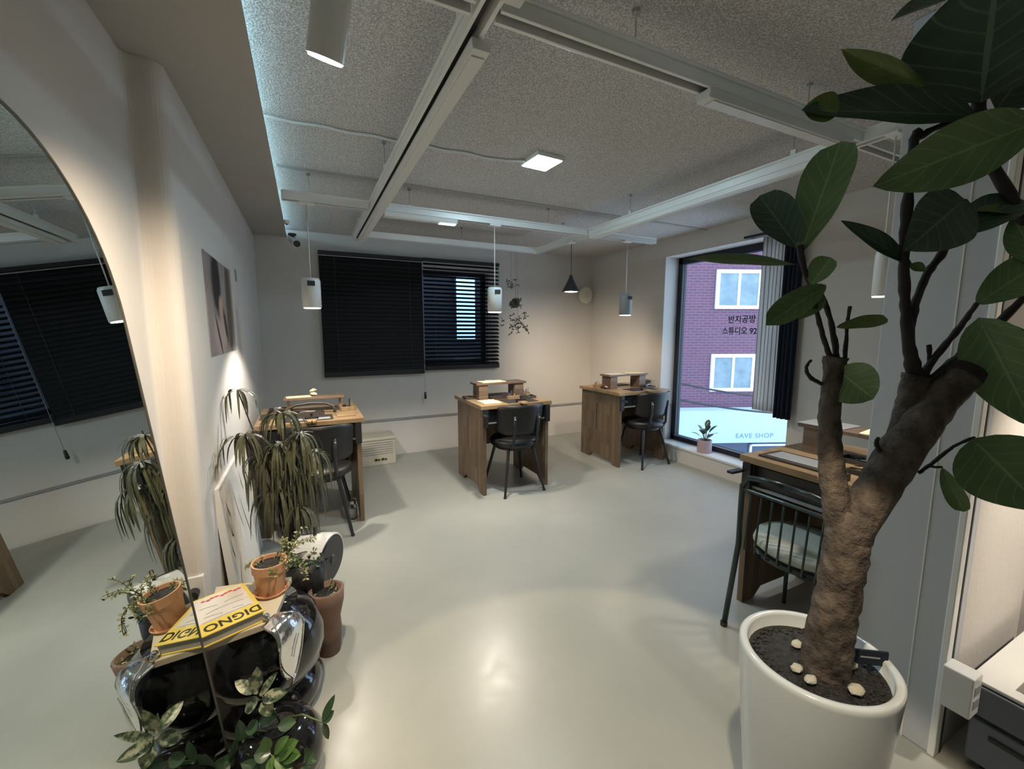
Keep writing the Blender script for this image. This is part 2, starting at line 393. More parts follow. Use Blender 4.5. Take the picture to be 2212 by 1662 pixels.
# windows
w1 = MB().box(wx0, wx1, YB+.10, YB+.15, wz0, wz0+.05).box(wx0, wx1, YB+.10, YB+.15, wz1-.05, wz1)
for x in (wx0, (wx0+wx1)/2-.025, wx1-.05): w1.box(x, x+.05, YB+.10, YB+.15, wz0+.05, wz1-.05)
o = struct('window_1', w1, 'navy'); MB().box(wx0+.05, wx1-.05, YB+.122, YB+.128, wz0+.05, wz1-.05).build('pane', 'glass', o)
XF = 3.745
w2 = MB().box(XF, XF+.07, oy0, oy1, oz0, oz0+.055).box(XF, XF+.07, oy0, oy1, oz1-.07, oz1).box(XF, XF+.07, oy1-.06, oy1, oz0, oz1).box(XF, XF+.07, oy0, oy0+.07, oz0, oz1)
o = struct('window_2', w2, 'navy', bevel=.004); MB().box(XF+.03, XF+.036, oy0+.07, oy1-.06, oz0+.055, oz1-.07).build('pane', 'glass', o)
MB().box(XF-.012, XF, oy0+.07, oy1-.06, oz0+.055, oz0+.062).build('glazing_bead', 'silverline', o)
struct('trim_3', MB().box(XR-.012, XF, oy0, oy1, oz0-.02, oz0+.002), 'white', bevel=.003)  # sill board
# near right partition with corner trim
XP = 1.80
struct('wall_partition', MB().box(XP, XP+.11, .505, .772, 0, ZC), 'wall_r', bevel=.004)
struct('trim_4', MB().box(XP-.006, XP+.03, .498, .516, 0, ZC), 'track', bevel=.003)
struct('trim_5', MB().box(XP-.002, XP+.003, .583, .587, 0, ZC), 'white')
struct('gap_shade', MB().box(XP+.031, XP+.042, .497, .503, 0, ZC), 'dark')  # dark strip painted in for the shade of the gap by the corner trim
# alcove behind the cabinet
struct('wall_alcove', MB().box(2.46, 2.56, YF, .52, 0, ZC).box(1.905, 2.46, .505, .56, 0, ZC), 'wall')

# ================================================================== OUTSIDE
bx = thing('brick_building', 'red brick apartment building seen through the right window', 'building', (9.5, 9.2, -4), R(-23))
def onb(px, py, D=12.0):
    """facade coordinates for a sight line (facade plane faces the camera)"""
    p = at(px, py, D); inv = Matrix.Translation(Vector((9.5, 9.2, -4))) @ Matrix.Rotation(R(-23), 4, 'Z')
    q = inv.inverted() @ p; q2 = inv.inverted() @ CAM; k = (0-q2.y)/(q.y-q2.y); return q2+(q-q2)*k
wl = MB(); zb = onb(1560, 880).z
wl.box(-9, 7, 0, 6, zb, 11); wl.build('wall', 'brick', bx)
def bwin(x0, y0, x1, y1):
    a, c = onb(x0, y0), onb(x1, y1); X0, X1, Z1, Z0 = a.x, c.x, a.z, c.z; t = .10
    f = MB().box(X0, X1, -.06, .02, Z0, Z0+t).box(X0, X1, -.06, .02, Z1-t, Z1)
    for x in (X0, (X0+X1)/2-t*.35, X1-t): f.box(x, x+(t if x != (X0+X1)/2-t*.35 else t*.7), -.06, .02, Z0+t, Z1-t)
    fr = f.build('window', 'upvc', bx); MB().box(X0+t, X1-t, -.035, -.03, Z0+t, Z1-t).build('pane', 'pane', fr)
    return fr
bwin(1548, 583, 1640, 668); bwin(1536, 765, 1625, 845)
bwin(1548, 395, 1640, 480); bwin(1330, 583, 1422, 668); bwin(1330, 765, 1422, 845)
bwin(1760, 583, 1850, 668); bwin(1760, 765, 1850, 845)
sh = thing('shop_front', 'pale shop facade with lettering below the brick building', 'building', (9.5, 9.2, -4), R(-23))
z1 = onb(1560, 947).z
MB().box(-9, 7, -.55, 6, z1, zb-.003).build('fascia', 'facade_w', sh)
MB().box(-9, 7, -.30, 6, 0, z1-.003).build('shop_window', 'shopdark', sh)
a = onb(1605, 955)
MB().box(a.x, a.x+.06, -.36, -.30, z1-1.6, z1-.10).box(a.x, a.x+2.6, -.36, -.30, z1-.16, z1-.10).build('window_frame', 'upvc', sh)
c_ = onb(1626, 932)
text('lettering', 'EAVE SHOP', .19, 'pale_ink', sh, (c_.x-.30, -.552, c_.z), (PI/2, 0, 0), .002, 1.05, .004, 1.15)
tag(MB().box(-14, 24, 4, 26, -4.1, -4).build('street', 'asphalt'), 'grey asphalt street below the right window', 'street')
for (y0, y1, lab) in ((825, 858, 'upper dark power cable crossing the brick building'), (862, 888, 'lower dark power cable crossing the brick building')):
    p0, p1 = at(1400, y0-12, 9), at(1800, y1+10, 9.5)
    cpts = [p0.lerp(p1, t)-Vector((0, 0, .12*math.sin(PI*t))) for t in [i/12 for i in range(13)]]
    d = (p0-p1); cpts = [p0+d*1.2] + cpts + [p1-d*1.2]
    tag(MB().tube(cpts, .022, 6).build('power_cable', 'black', smooth=True), lab, 'cable', 'power cables outside')
# house close behind the blinds
nb = thing('neighbour_house', 'dark house wall with a lit window close behind the blinds', 'building', (1.2, 6.0, 0))
M['night'] = mat('dark_neighbour_render', (.012, .015, .022), .9)
MB().box(-6, 3.0, 0, .3, -4, 9).build('wall', 'night', nb)
M['lit_win'] = mat('lit_neighbour_window', (.5, .7, .9), .5, emit=(.45, .70, 1), es=.75)
nw = MB().box(.77, 1.11, -.04, 0, 1.26, 2.25).build('window', 'navy', nb); MB().box(.80, 1.085, -.045, -.041, 1.29, 2.22).build('pane', 'lit_win', nw)
nw = MB().box(-1.2, -.7, -.04, 0, .2, 1.6).build('window', 'upvc', nb); MB().box(-1.17, -.73, -.045, -.041, .23, 1.57).build('pane', 'lit_win', nw)

# ================================================================== BLINDS
def blind(x0, x1, ztop, zbot, label, ang, n):
    t = thing('venetian_blind', label, 'blind', ((x0+x1)/2, YB-.045, zbot), 0, 'black blinds on the back wall')
    hw = (x1-x0)/2; h = ztop-zbot
    MB().box(-hw, hw, -.03, .03, h-.035, h).build('head_rail', 'blindrail', t, bevel=.002)
    MB().box(-hw, hw, -.034, -.030, h-.052, h-.043).build('valance_strip', 'silverline', t)
    MB().box(-hw, hw, -.022, .022, 0, .05).build('bottom_rail', 'blindrail', t, bevel=.003)
    sl = MB(); z0 = .062; zz = h-.06
    for i in range(n):
        z = z0+(zz-z0)*i/(n-1); pr = []
        for k in range(5):
            s_ = (k/4-.5)*.05; cz = .004*(1-(2*k/4-1)**2)
            pr.append((s_*math.cos(ang)-cz*math.sin(ang), z+s_*math.sin(ang)+cz*math.cos(ang)))
        poly = pr+[(a+.0, b_-.0012) for a, b_ in pr[::-1]]
        sl.prism(poly, -hw+.003, hw-.003, 'x')
    sl.build('slats', 'blind', t)
    for x in (-hw*.72, hw*.72): MB().box(x-.002, x+.002, -.029, -.0275, .05, h-.05).build('ladder_cord', 'black', t)
    return t
blind(.156, 1.204, 2.205, .925, 'wide black venetian blind closed on the left of the back wall', R(79), 28)
rb = blind(1.213, 2.136, 2.210, .958, 'black venetian blind with open slats on the right of the back wall', R(30), 26)
MB().tube([(-.480, -.05, 1.2), (-.480, -.055, .5), (-.480, -.055, -.24)], .0022, 6).build('pull_cord', 'silverline', rb)
MB().lathe([(.004, -.24), (.011, -.245), (.015, -.31), (.012, -.32)], (-.480, -.055, 0), 10).build('cord_tassel', 'black', rb, smooth=True)

# ================================================================== CURTAINS
def curtain(name, label, y0, y1, z0, z1, m_, folds, amp, x=XR-.05, cat='curtain'):
    t = thing(name, label, cat, (x, (y0+y1)/2, z0))
    L = y1-y0
    def fn(u, v):
        return Vector((amp*math.sin(u*folds*2*PI)+.006*math.sin(u*9+v*3), (u-.5)*L*(1-.05*math.sin(v*PI)*.5), v*(z1-z0)))
    MB().grid(fn, folds*8, 12).build('cloth', m_, t, smooth=True, solid=.003)
    return t
t = curtain('striped_curtain', 'pale striped curtain gathered at the right of the street window', 2.18, 2.385, .72, 2.19, 'stripe', 6, .005, XR-.03)
MB().box(-.008, .010, -.10, .10, .0, .006).build('hem', 'white_paper', t)
t = curtain('navy_curtain', 'dark navy curtain hanging beside the pale striped one', 2.03, 2.165, .69, 2.19, 'curtain', 4, .02, XR-.075)
cr = thing('curtain_rail', 'thin dark curtain rail above the street window', 'rail', (XR-.05, 2.2, 2.205))
MB().box(-.012, .012, -.3, .35, 0, .02).build('rail', 'navy', cr)
for y in (-.25, .3): MB().box(.01, .052, y-.01, y+.01, .002, .018).build('bracket', 'navy', cr)

# lettering stuck on the street window glass
LP = (XF+.024)
def onx(px, py, X):
    d = at(px, py, 1)-CAM; return CAM+d*(X/d.x)
a, c2 = onx(1602, 691, LP), onx(1596, 716, LP)
ln = thing('window_lettering', 'dark korean lettering stuck on the street window glass', 'lettering', (LP, a.y, a.z))
text('upper_line', '반지공방', .078, 'label_ink', ln, (0, 0, 0), (PI/2, 0, -PI/2), .001, 1.0, .0012, 1.03)
text('lower_line', '스튜디오 92', .078, 'label_ink', ln, (0, c2.y-a.y, c2.z-a.z), (PI/2, 0, -PI/2), .001, .95, .0012, 1.0)

# ================================================================== CEILING FIXTURES
ZT = 2.20
grid_ = thing('lighting_track_grid', 'white grid of lighting tracks hung on wires under the ceiling', 'track', (.455, 1.09, ZT))
def track(p0, p1, wires=(), w=.055, h=.05, cuts=()):
    p0, p1 = Vector(p0), Vector(p1); d = (p1-p0); L = d.length; rz = math.atan2(d.y, d.x)
    def put(o): o.location = (p0.x-.455, p0.y-1.09, 0); o.rotation_euler = (0, 0, rz); return o
    xs = [0]+[c for q in cuts for c in (q-.034, q+.034)]+[L]
    rl = MB(); cs = MB()
    for i in range(0, len(xs), 2):
        a, b_ = xs[i], xs[i+1]
        if b_-a < .02: continue
        rl.box(a, b_, -w/2, w/2, h-.012, h).box(a, b_, -w/2, -w/2+.012, 0, h-.012).box(a, b_, w/2-.012, w/2, 0, h-.012).box(a, b_, -w/2-.010, -w/2, h-.010, h).box(a, b_, w/2, w/2+.010, h-.010, h)
        cs.box(a+.01, b_-.01, -.006, .006, h-.03, h-.0125)
    r0_ = put(rl.build('rail', 'track', grid_, bevel=.0015)); cs.build('conductor_strip', 'dark', r0_)
    MB().box(-.006, 0, -w/2, w/2, 0, h).box(L, L+.006, -w/2, w/2, 0, h).build('end_cap', 'track', r0_)
    for s_ in wires:
        wr = put(MB().tube([(s_, w/2+.004, h), (s_, w/2+.004, ZC-ZT)], .0022, 6).build('suspension_wire', 'steel', grid_))
        MB().lathe([(.012, ZC-ZT-.012), (.012, ZC-ZT)], (s_, w/2+.004, 0), 10).build('ceiling_cup', 'steel', wr)
        MB().box(s_-.012, s_+.012, w/2-.004, w/2+.010, h, h+.022).build('bracket', 'track', wr)
track((.455, -1.2, 0), (.455, 4.09, 0), (2.4, 3.6, 4.8))
track((2.2, -1.2, 0), (2.2, 3.96, 0), (1.2, 2.55, 3.7, 4.6))
track((-.08, 1.09, 0), (2.75, 1.09, 0), (1.05, 1.95), cuts=(.535, 2.28))
track((-.08, 3.04, 0), (2.93, 3.04, 0), (.15, .78, 1.9, 2.62), cuts=(.535, 2.28))
track((.49, 3.925, 0), (2.165, 3.925, 0), (.9,))
def linear(label, p0, p1, off, m2='white', name='linear_light'):
    p0, p1 = Vector(p0), Vector(p1); d = p1-p0; L = d.length
    t = thing(name, label, 'light', (p0.x, p0.y, ZT-.034), math.atan2(d.y, d.x), 'slim linear lights under the tracks')
    MB().prism([(off-.030, .033), (off-.026, 0.004), (off+.026, .004), (off+.030, .033)], 0, L, 'x').build('housing', 'white', t, bevel=.002)
    MB().box(.03, L-.03, off-.019, off+.019, 0, .0035).build('lens', m2, t)
    return t
linear('slim linear light under the left long track, near half', (.48, 1.18, 0), (.48, 3.95, 0), 0)
linear('slim linear light under the left long track, behind the camera side', (.48, -.6, 0), (.48, 1.0, 0), 0)
linear('slim linear light under the near cross track', (1.24, 1.09, 0), (2.10, 1.09, 0), 0)
linear('slim linear light under the right long track with a glowing part', (2.2, 1.25, 0), (2.2, 3.0, 0), 0)
t = linear('short glowing linear light under the mid-room cross track', (.52, 3.04, 0), (1.03, 3.04, 0), 0)
MB().box(.38, .50, -.022, .022, -.004, 0).build('lit_lens', 'litbar', t)

def pendant(x, y, label, body='white', name='pendant_lamp', zt=ZT):
    t = thing(name, label, 'lamp', (x, y, 1.55), 0, 'white cylinder pendants over the benches')
    MB().box(-.045, .045, -.024, .024, zt-1.55-.012, zt-1.55+.001).build('track_adapter', 'track', t, bevel=.003)
    MB().tube([(0, 0, zt-1.55-.012), (0, 0, .18)], .0035, 8).build('cord', 'white', t, smooth=True)
    b_ = MB().lathe([(.050, .0), (.056, .0), (.056, .17), (.050, .185), (.012, .188)], (0, 0, 0), 28)
    s_ = b_.build('lamp_shade', body, t, smooth=False)
    for p in s_.data.polygons: p.use_smooth = len(p.vertices) == 4
    MB().box(-.022, .022, -.0605, -.0545, .135, .165).build('cutout', 'dark', t)
    MB().lathe([(.049, -.004), (.049, .006)], (0, 0, 0), 28).build('diffuser', 'bulb', t)
    return t
pendant(.05, 3.04, 'white cylinder pendant lamp hanging nearest the column, over the left bench')
pendant(1.33, 3.04, 'white cylinder pendant lamp hanging in front of the black blinds edge')
pendant(2.62, 3.04, 'grey-fronted cylinder pendant lamp near the street window', 'rawback')
t = pendant(2.2, .96, 'slim white pendant lamp half hidden by the fig leaves', zt=ZT)
for o in t.children:
    if o.name.startswith('lamp_shade') or o.name.startswith('diffuser'): o.scale = (.48, .48, 1)
# black cone pendant
t = thing('cone_pendant', 'small black conical pendant lamp hanging before the far corner', 'lamp', (2.2, 3.30, 1.76))
MB().box(-.03, .03, -.03, .03, ZT-1.76-.012, ZT-1.76+.001).build('track_adapter', 'track', t)
MB().tube([(0, 0, ZT-1.76-.01), (0, 0, .14)], .0028, 8).build('cord', 'black', t)
MB().lathe([(.078, 0), (.080, .004), (.022, .115), (.012, .15), (.008, .15), (.018, .112), (.075, .002)], (0, 0, 0), 28, closed=True).build('lamp_shade', 'black', t, smooth=False)
MB().ico((0, 0, .03), .02, 2).build('bulb', 'bulb', t, smooth=True)
# near track spotlight
t = thing('track_spotlight', 'large grey cylinder spotlight shining at the top left', 'lamp', (.098, 1.09, ZT))
MB().box(-.05, .05, -.02, .02, -.014, .001).build('track_adapter', 'track', t, bevel=.002)
ax = Vector((-.16, .46, -1)).normalized(); e0 = Vector((0, 0, -.035)); e1 = e0+ax*.150
MB().tube([(0, 0, -.012), e0], .008, 10).build('stem', 'track', t)
MB().tube([e0, e0+ax*.006, e1], [.030, .041, .041], 28).build('housing', 'white', t, smooth=False)
MB().tube([e1-ax*.001, e1+ax*.004], .037, 28).build('lens', 'bulb_w', t)
# led ceiling panel + its cable
t = thing('ceiling_panel_light', 'square blue-white led panel glowing on the ceiling', 'light', (1.28, 2.24, ZC))
t.rotation_euler = (0, 0, R(4))
MB().box(-.09, .09, -.095, .095, -.022, 0).build('frame', 'white', t, bevel=.003)
MB().box(-.08, .08, -.085, .085, -.026, -.0222).build('diffuser', 'led', t)
cpt = [(-.30+.05*i, 2.36+.008*math.sin(i*1.3)-.0009*i, ZC-.008) for i in range(29)]+[(1.15, 2.30, ZC-.010), (1.20, 2.26, ZC-.016)]
tag(MB().tube(cpt, .007, 8).build('ceiling_cable', 'white', smooth=True), 'white surface cable crossing the ceiling to the led panel', 'cable')
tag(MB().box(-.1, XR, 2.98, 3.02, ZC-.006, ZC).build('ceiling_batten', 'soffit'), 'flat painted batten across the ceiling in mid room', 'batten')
# cctv
t = thing('security_camera', 'small white security camera with black lens below the soffit', 'camera', (-.06, 4.62, ZS))
MB().lathe([(.035, -.018), (.035, 0)], (0, 0, 0), 20).build('mount', 'black', t)
MB().tube([(0, 0, -.018), (.01, -.02, -.05)], .012, 10).build('arm', 'black', t)
MB().tube([(-.005, .01, -.055), (.035, -.09, -.105)], [.034, .038], 16).build('body', 'white', t, smooth=False)
MB().tube([(.0345, -.089, -.1045), (.0385, -.099, -.1095)], .030, 16).build('lens', 'black', t)
t = thing('smoke_sensor', 'tiny white sensor with dark cap under the soffit edge', 'sensor', (-.09, 4.1, ZS))
MB().lathe([(.018, -.03), (.022, -.01), (.022, 0)], (0, 0, 0), 14).build('body', 'white', t); MB().lathe([(.012, -.034), (.012, -.0302)], (0, 0, 0), 12).build('cap', 'black', t)
# wall clock in the corner
t = thing('wall_clock', 'round white wall clock in the far corner', 'clock', (3.41, YB, 1.885), R(8))
t.location = (3.415, YB-.03, 1.885)
MB().lathe([(.10, -.035), (.112, -.03), (.112, 0), (.10, .004)], (0, 0, 0), 36, 'y').build('case', 'clock', t)
MB().tube([(0, -.037, 0), (.0, -.037, .045)], .0018, 6).tube([(0, -.037, 0), (-.022, -.037, -.03)], .0018, 6).tube([(0, -.037, 0), (.028, -.037, -.026)], .0018, 6).build('hands', 'rawback', t)
# hanging plants near the blinds edge
def hang(loc, label, ztop, nb_, spread, size, m_, seed, drop=.0):
    random.seed(seed)
    t = thing('hanging_plant', label, 'plant', loc, 0, 'small plants hung from the ceiling by the blinds')
    MB().tube([(0, 0, ztop-loc[2]), (.004, 0, 0)], .0015, 6).build('string', 'steel', t)
    lf = MB(); st = MB()
    for i in range(nb_):
        a = random.uniform(0, 2*PI); el = random.uniform(-.9, .7); rr = random.uniform(.2, 1)*spread
        p = Vector((math.cos(a)*math.cos(el)*rr, math.sin(a)*math.cos(el)*rr*.7, math.sin(el)*rr-drop*random.random()))
        st.tube([(0, 0, 0), p*.5+Vector((0, 0, .01)), p], .0009, 4)
        for k in range(3):
            q = p+Vector([random.uniform(-1, 1)*size*.5 for _ in range(3)])
            lf.leaf(p, p+(q-p).normalized()*size, size*.42, (random.uniform(-1, 1), -1, random.uniform(-1, 1)), 'lan', 0, .1, nu=2, nv=3)
    st.build('twigs', 'twig', t); o_ = lf.build('foliage', m_, t); return t
hang((1.945, 3.925, 1.72), 'bushy dark little hanging plant beside the blinds, middle of three', ZT, 55, .075, .035, 'leaf_dry', 3, .05)
hang((1.893, 3.925, 1.88), 'thin wispy hanging twig above the bushy one by the blinds', ZT, 10, .09, .03, 'leaf_dry', 5)
hang((1.97, 3.925, 1.53), 'loose airy hanging plant lowest beside the blinds', ZT, 34, .20, .032, 'leaf_dry', 9, .06)

# ================================================================== LEFT: MIRROR, POSTER, CANVAS, SOCKET
TH = R(5.67)
mr = thing('arched_mirror', 'tall arched floor mirror with thin metal frame leaning on the left wall', 'mirror', (-.2733, 0, 0))
mr.rotation_euler = (0, -TH, 0)
def arch(r_, y0=1.05, zc=1.432, n=28, zb=0.006, s_=0):
    hw = r_; yl = y0-.27; pts = [(yl-hw, zb), (y0+hw, zb)]
    for k in range(n//2+1): a = PI*k/n; pts.append((y0+hw*math.cos(a), zc+hw*math.sin(a)))
    for k in range(n//2, n+1): a = PI*k/n; pts.append((yl+hw*math.cos(a), zc+hw*math.sin(a)))
    return pts
MB().prism(arch(.377), -.012, -.006, 'x').build('backing', 'frame', mr)
MB().prism(arch(.3745), -.0059, -.002, 'x').build('glass', 'mirror', mr)
fr = MB(); op = arch(.3785, zb=.004); ip = arch(.3745, zb=.012); n_ = len(op)
for (xa, xb) in ((-.013, .0005),):
    vo = [[fr.bm.verts.new((x, p[0], p[1])) for p in op] for x in (xa, xb)]; vi = [[fr.bm.verts.new((x, p[0], p[1])) for p in ip] for x in (xa, xb)]
    for i in range(n_):
        j = (i+1) % n_
        fr.bm.faces.new((vo[0][i], vo[0][j], vo[1][j], vo[1][i])); fr.bm.faces.new((vi[0][i], vi[0][j], vi[1][j], vi[1][i]))
        fr.bm.faces.new((vo[1][i], vo[1][j], vi[1][j], vi[1][i])); fr.bm.faces.new((vo[0][i], vo[0][j], vi[0][j], vi[0][i]))
fr.build('frame', 'frame', mr)
# poster: blurred portrait, painted as soft colour patches
m_, nt, b = new_mat('poster_print'); v = tex(nt)
def blob(cy_, cz_, ry, rz, soft=.25, tilt=0):
    mp = nt.nodes.new('ShaderNodeMapping'); mp.vector_type = 'TEXTURE'; mp.inputs['Location'].default_value = (0, cy_, cz_); mp.inputs['Scale'].default_value = (1e3, ry, rz); mp.inputs['Rotation'].default_value = (tilt, 0, 0)
    nt.links.new(v, mp.inputs[0]); ln_ = nt.nodes.new('ShaderNodeVectorMath'); ln_.operation = 'LENGTH'; nt.links.new(mp.outputs[0], ln_.inputs[0])
    mr_ = nt.nodes.new('ShaderNodeMapRange'); mr_.inputs[1].default_value = 1+soft; mr_.inputs[2].default_value = 1-soft; nt.links.new(ln_.outputs['Value'], mr_.inputs[0]); return mr_.outputs[0]
cur = ramp(nt, noise(nt, v, 4).outputs[0], [(.3, (.23, .19, .18)), (.7, (.42, .36, .34))])
for (args, c) in (((.62, .25, .09, .30), (.12, .085, .06)), ((.30, .12, .16, .13), (.50, .38, .33)), ((.27, .36, .12, .17), (.025, .02, .02)), ((.36, .24, .06, .06), (.55, .36, .26)), ((.46, .15, .035, .10, .3, .5), (.05, .04, .04)), ((.24, .10, .02, .13, .3, .6), (.07, .06, .06))):
    mx = nt.nodes.new('ShaderNodeMixRGB'); nt.links.new(blob(*args), mx.inputs[0]); nt.links.new(cur, mx.inputs[1]); mx.inputs[2].default_value = col4(c); cur = mx.outputs[0]
nt.links.new(cur, b.inputs['Base Color']); b.inputs['Roughness'].default_value = .45; M['poster'] = m_
pA, pB = onx(433, 540, XL), onx(494, 582, XL); pC, pD = onx(457, 767, XL), onx(510, 759, XL)
y0p = (pA.y+pC.y)/2; y1p = (pB.y+pD.y)/2; zp1 = (pA.z+pB.z)/2; zp0 = (pC.z+pD.z)/2
o = MB().box(.0, .003, 0, y1p-y0p, 0, zp1-zp0).build('portrait_poster', 'poster'); o.location = (XL+.0005, y0p, zp0)
tag(o, 'unframed blurry portrait poster on the left column wall', 'poster')
o = MB().box(0, .004, 0, .05, 0, .075).build('wall_switch', 'rawback'); pz = onx(507, 590, XL); o.location = (XL, pz.y, pz.z-.05); tag(o, 'slim grey switch on the wall beside the portrait poster', 'switch')
# leaning canvas with ink strokes
cy0, cy1, chz = 2.18, 3.05, .70
cv = thing('ink_canvas', 'white canvas with dark ink strokes leaning on the left wall', 'canvas', (XL+.065, cy0, 0)); cv.rotation_euler = (0, R(-4.5), 0)
MB().box(-.02, 0, 0, cy1-cy0, .003, chz).build('panel', 'white_paper', cv)
MB().box(-.022, .006, -.012, 0, 0, chz+.012).box(-.022, .006, 0, cy1-cy0, chz, chz+.012).box(-.022, .006, cy1-cy0, cy1-cy0+.012, 0, chz+.012).build('frame', 'white', cv)
ik = MB()
for (a_, b_, wd_) in (((.10, .62), (.16, .52), .007), ((.07, .43), (.10, .33), .008), ((.12, .47), (.15, .42), .014), ((.22, .30), (.08, .08), .007), ((.10, .10), (.07, .07), .012), ((.30, .6), (.42, .35), .006), ((.45, .5), (.62, .2), .007), ((.55, .62), (.6, .5), .008)):
    p, q = Vector((0, a_[0], a_[1])), Vector((0, b_[0], b_[1])); s_ = (q-p).cross(Vector((1, 0, 0))).normalized()*wd_*.5
    mid = (p+q)/2+s_*2; vs = [ik.bm.verts.new(x+Vector((.0012, 0, 0))) for x in (p-s_*.3, mid-s_, q-s_*.5, q+s_*.5, mid+s_, p+s_*.3)]; ik.bm.faces.new(vs)
ik.build('ink_strokes', 'ink', cv)
# wall outlet with black plug on the column front
t = thing('wall_outlet', 'white wall outlet low on the column with a black plug in it', 'outlet', (-.452, YCOL, .40))
MB().box(-.042, .042, -.010, .012, -.07, .05).build('plate', 'white', t, bevel=.003)
MB().lathe([(.018, -.045), (.018, -.0105)], (.01, 0, -.01), 14, 'y').build('plug', 'black', t)
MB().tube([(.01, -.045, -.01), (.03, -.075, -.03), (.035, -.07, -.08), (.02, -.05, -.14), (.03, -.05, -.25), (.02, -.02, -.39)], .004, 8).build('cord', 'black', t, smooth=True)

# ================================================================== STOOL CORNER
SX, SY = -.20, 1.70
t = thing('bubble_stool', 'glossy black bubble-shaped stool with a cream board seat', 'stool', (SX, SY, 0))
prof = [(.10, 0), (.15, .004), (.178, .02), (.190, .055), (.182, .095), (.158, .122), (.150, .130), (.162, .142), (.194, .175), (.207, .235), (.203, .285), (.185, .335), (.155, .375), (.12, .400), (.12, .406)]
MB().lathe(prof, (0, 0, 0), 56).build('body', 'gloss', t, smooth=True)
def sqp(cx_, cy_, hx, hy, rr, ang, n=6):
    pts = []
    for (sx, sy, a0) in ((1, 1, 0), (-1, 1, 90), (-1, -1, 180), (1, -1, 270)):
        for k in range(n+1):
            a = R(a0+90*k/n); x = sx*(hx-rr)+rr*math.cos(a); y = sy*(hy-rr)+rr*math.sin(a)
            pts.append((cx_+x*math.cos(ang)-y*math.sin(ang), cy_+x*math.sin(ang)+y*math.cos(ang)))
    return pts
sa = R(-9.5)
MB().prism([(.050, -.165), (.100, .10), (-.16, .15), (-.145, -.195), (-.13, -.20)], .406, .430).build('seat_board', 'cream', t, bevel=.003)
# book
A_ = Vector((-.172, 1.545, 0)); bd = Vector((-.367, .930, 0)).normalized(); bp = Vector((-.930, -.367, 0)).normalized()
BW, BH, BZ = .186, .234, .431
ba = math.atan2(-bp.y, -bp.x)
bk = thing('yellow_book', 'yellow book with dark capital letters lying on the stool', 'book', (A_.x, A_.y, BZ), ba)
# local: x from -BW (mirror side) to 0, y from 0 (front) to BH
MB().box(-BW, 0, 0, BH, 0, .003).box(-BW, 0, 0, BH, .035, .038).box(-BW, 0, BH-.003, BH, .003, .035).build('cover', 'yellow', bk)
MB().box(-BW+.004, -.004, .005, BH-.003, .003, .035).build('pages', 'pages', bk)
MB().box(-BW+.006, -.012, .068, BH-.008, .038, .0386).build('cover_picture', 'white_paper', bk)
sk = MB()
random.seed(4)
for k in range(9):
    x = -.022-k*.0135; sk.ico((x, BH-.030-.004*math.sin(k*2), .0389), .0085, 1, (1, .8, .06), .25)
sk.build('red_drawing', 'red_ink', bk)
sk = MB()
for (x0, y0, x1, y1) in ((-.03, .12, -.09, .125), (-.09, .125, -.14, .118), (-.02, .155, -.08, .15), (-.10, .15, -.15, .158), (-.04, .085, -.07, .092), (-.10, .088, -.15, .10), (-.02, .072, -.16, .070)):
    sk.tube([(x0, y0, .0388), ((x0+x1)/2, (y0+y1)/2+.003, .0388), (x1, y1, .0388)], .0006, 4)
sk.build('pencil_lines', 'ink', bk)
text('title', 'DIGNO', .052, 'ink', bk, (-.083, .035, .0383), (0, 0, PI), .0003, .92, .0012, 1.03)
# terracotta pot with saucer and trailing succulent
def pot_lathe(r0, r1, h, rim, th=.006):
    return [(r0*.3, 0), (r0, .0), (r1*.93, h-rim), (r1, h-rim+.002), (r1*1.03, h), (r1*1.03-th, h), (r1*.93-th, h-rim), (r1*.9-th, h-.016), (.004, h-.016)]
def sprig(mb_l, mb_s, p, d, L, n, ls, m=1, dr=.5):
    p = Vector(p); d = Vector(d).normalized(); pts = [p.copy()]
    for i in range(n):
        d = (d+Vector((random.uniform(-.25, .25), random.uniform(-.25, .25), -dr*i/n))).normalized(); p = p+d*(L/n); pts.append(p.copy())
        for k in range(m*2):
            a = Vector([random.uniform(-1, 1) for _ in range(3)]); a = (a-d*a.dot(d)).normalized()+d*.4
            mb_l.leaf(p, p+a.normalized()*ls, ls*.55, (random.uniform(-1, 1), random.uniform(-1, 1), 1), 'ov', 0, .1, nu=2, nv=3)
    mb_s.tube(pts, .0012, 5)
tp = thing('terracotta_pot_plant', 'small orange terracotta pot with trailing succulent on the stool seat', 'plant', (-.166, 1.722, .431))
MB().lathe([(.035, 0), (.052, 0), (.060, .012), (.056, .012), (.048, .004), (.03, .004)], (0, 0, 0), 36).build('saucer', 'terra', tp, smooth=False)
MB().lathe([(a, b_+.004) for a, b_ in pot_lathe(.044, .058, .118, .035)], (0, 0, 0), 40).build('pot', 'terra', tp)
MB().lathe([(.001, .104), (.05, .106), (.05, .109), (.001, .113)], (0, 0, 0), 24).build('soil', 'soil', tp)
lf, st = MB(), MB(); random.seed(11)
for i in range(15):
    a = random.uniform(0, 2*PI); sprig(lf, st, (.03*math.cos(a), .03*math.sin(a), .11), (math.cos(a), math.sin(a), .55), .06, 5, .013, 1, .9)
for i in range(5): sprig(lf, st, (.05, .02, .112), (.55+.2*i*.3, .35, 1.0-.1*i), .13, 8, .015, 1, .3)
for i in range(5): sprig(lf, st, (.05, .0, .115), (1, -.1+.2*i, .0), .13, 8, .014, 1, 1.6)
for i in range(4): sprig(lf, st, (.03, .04, .115), (.5, 1, .9-.15*i), .11, 7, .014, 1, .6)
lf.build('leaves', 'leaf_succ', tp); st.build('stems', 'stem', tp)
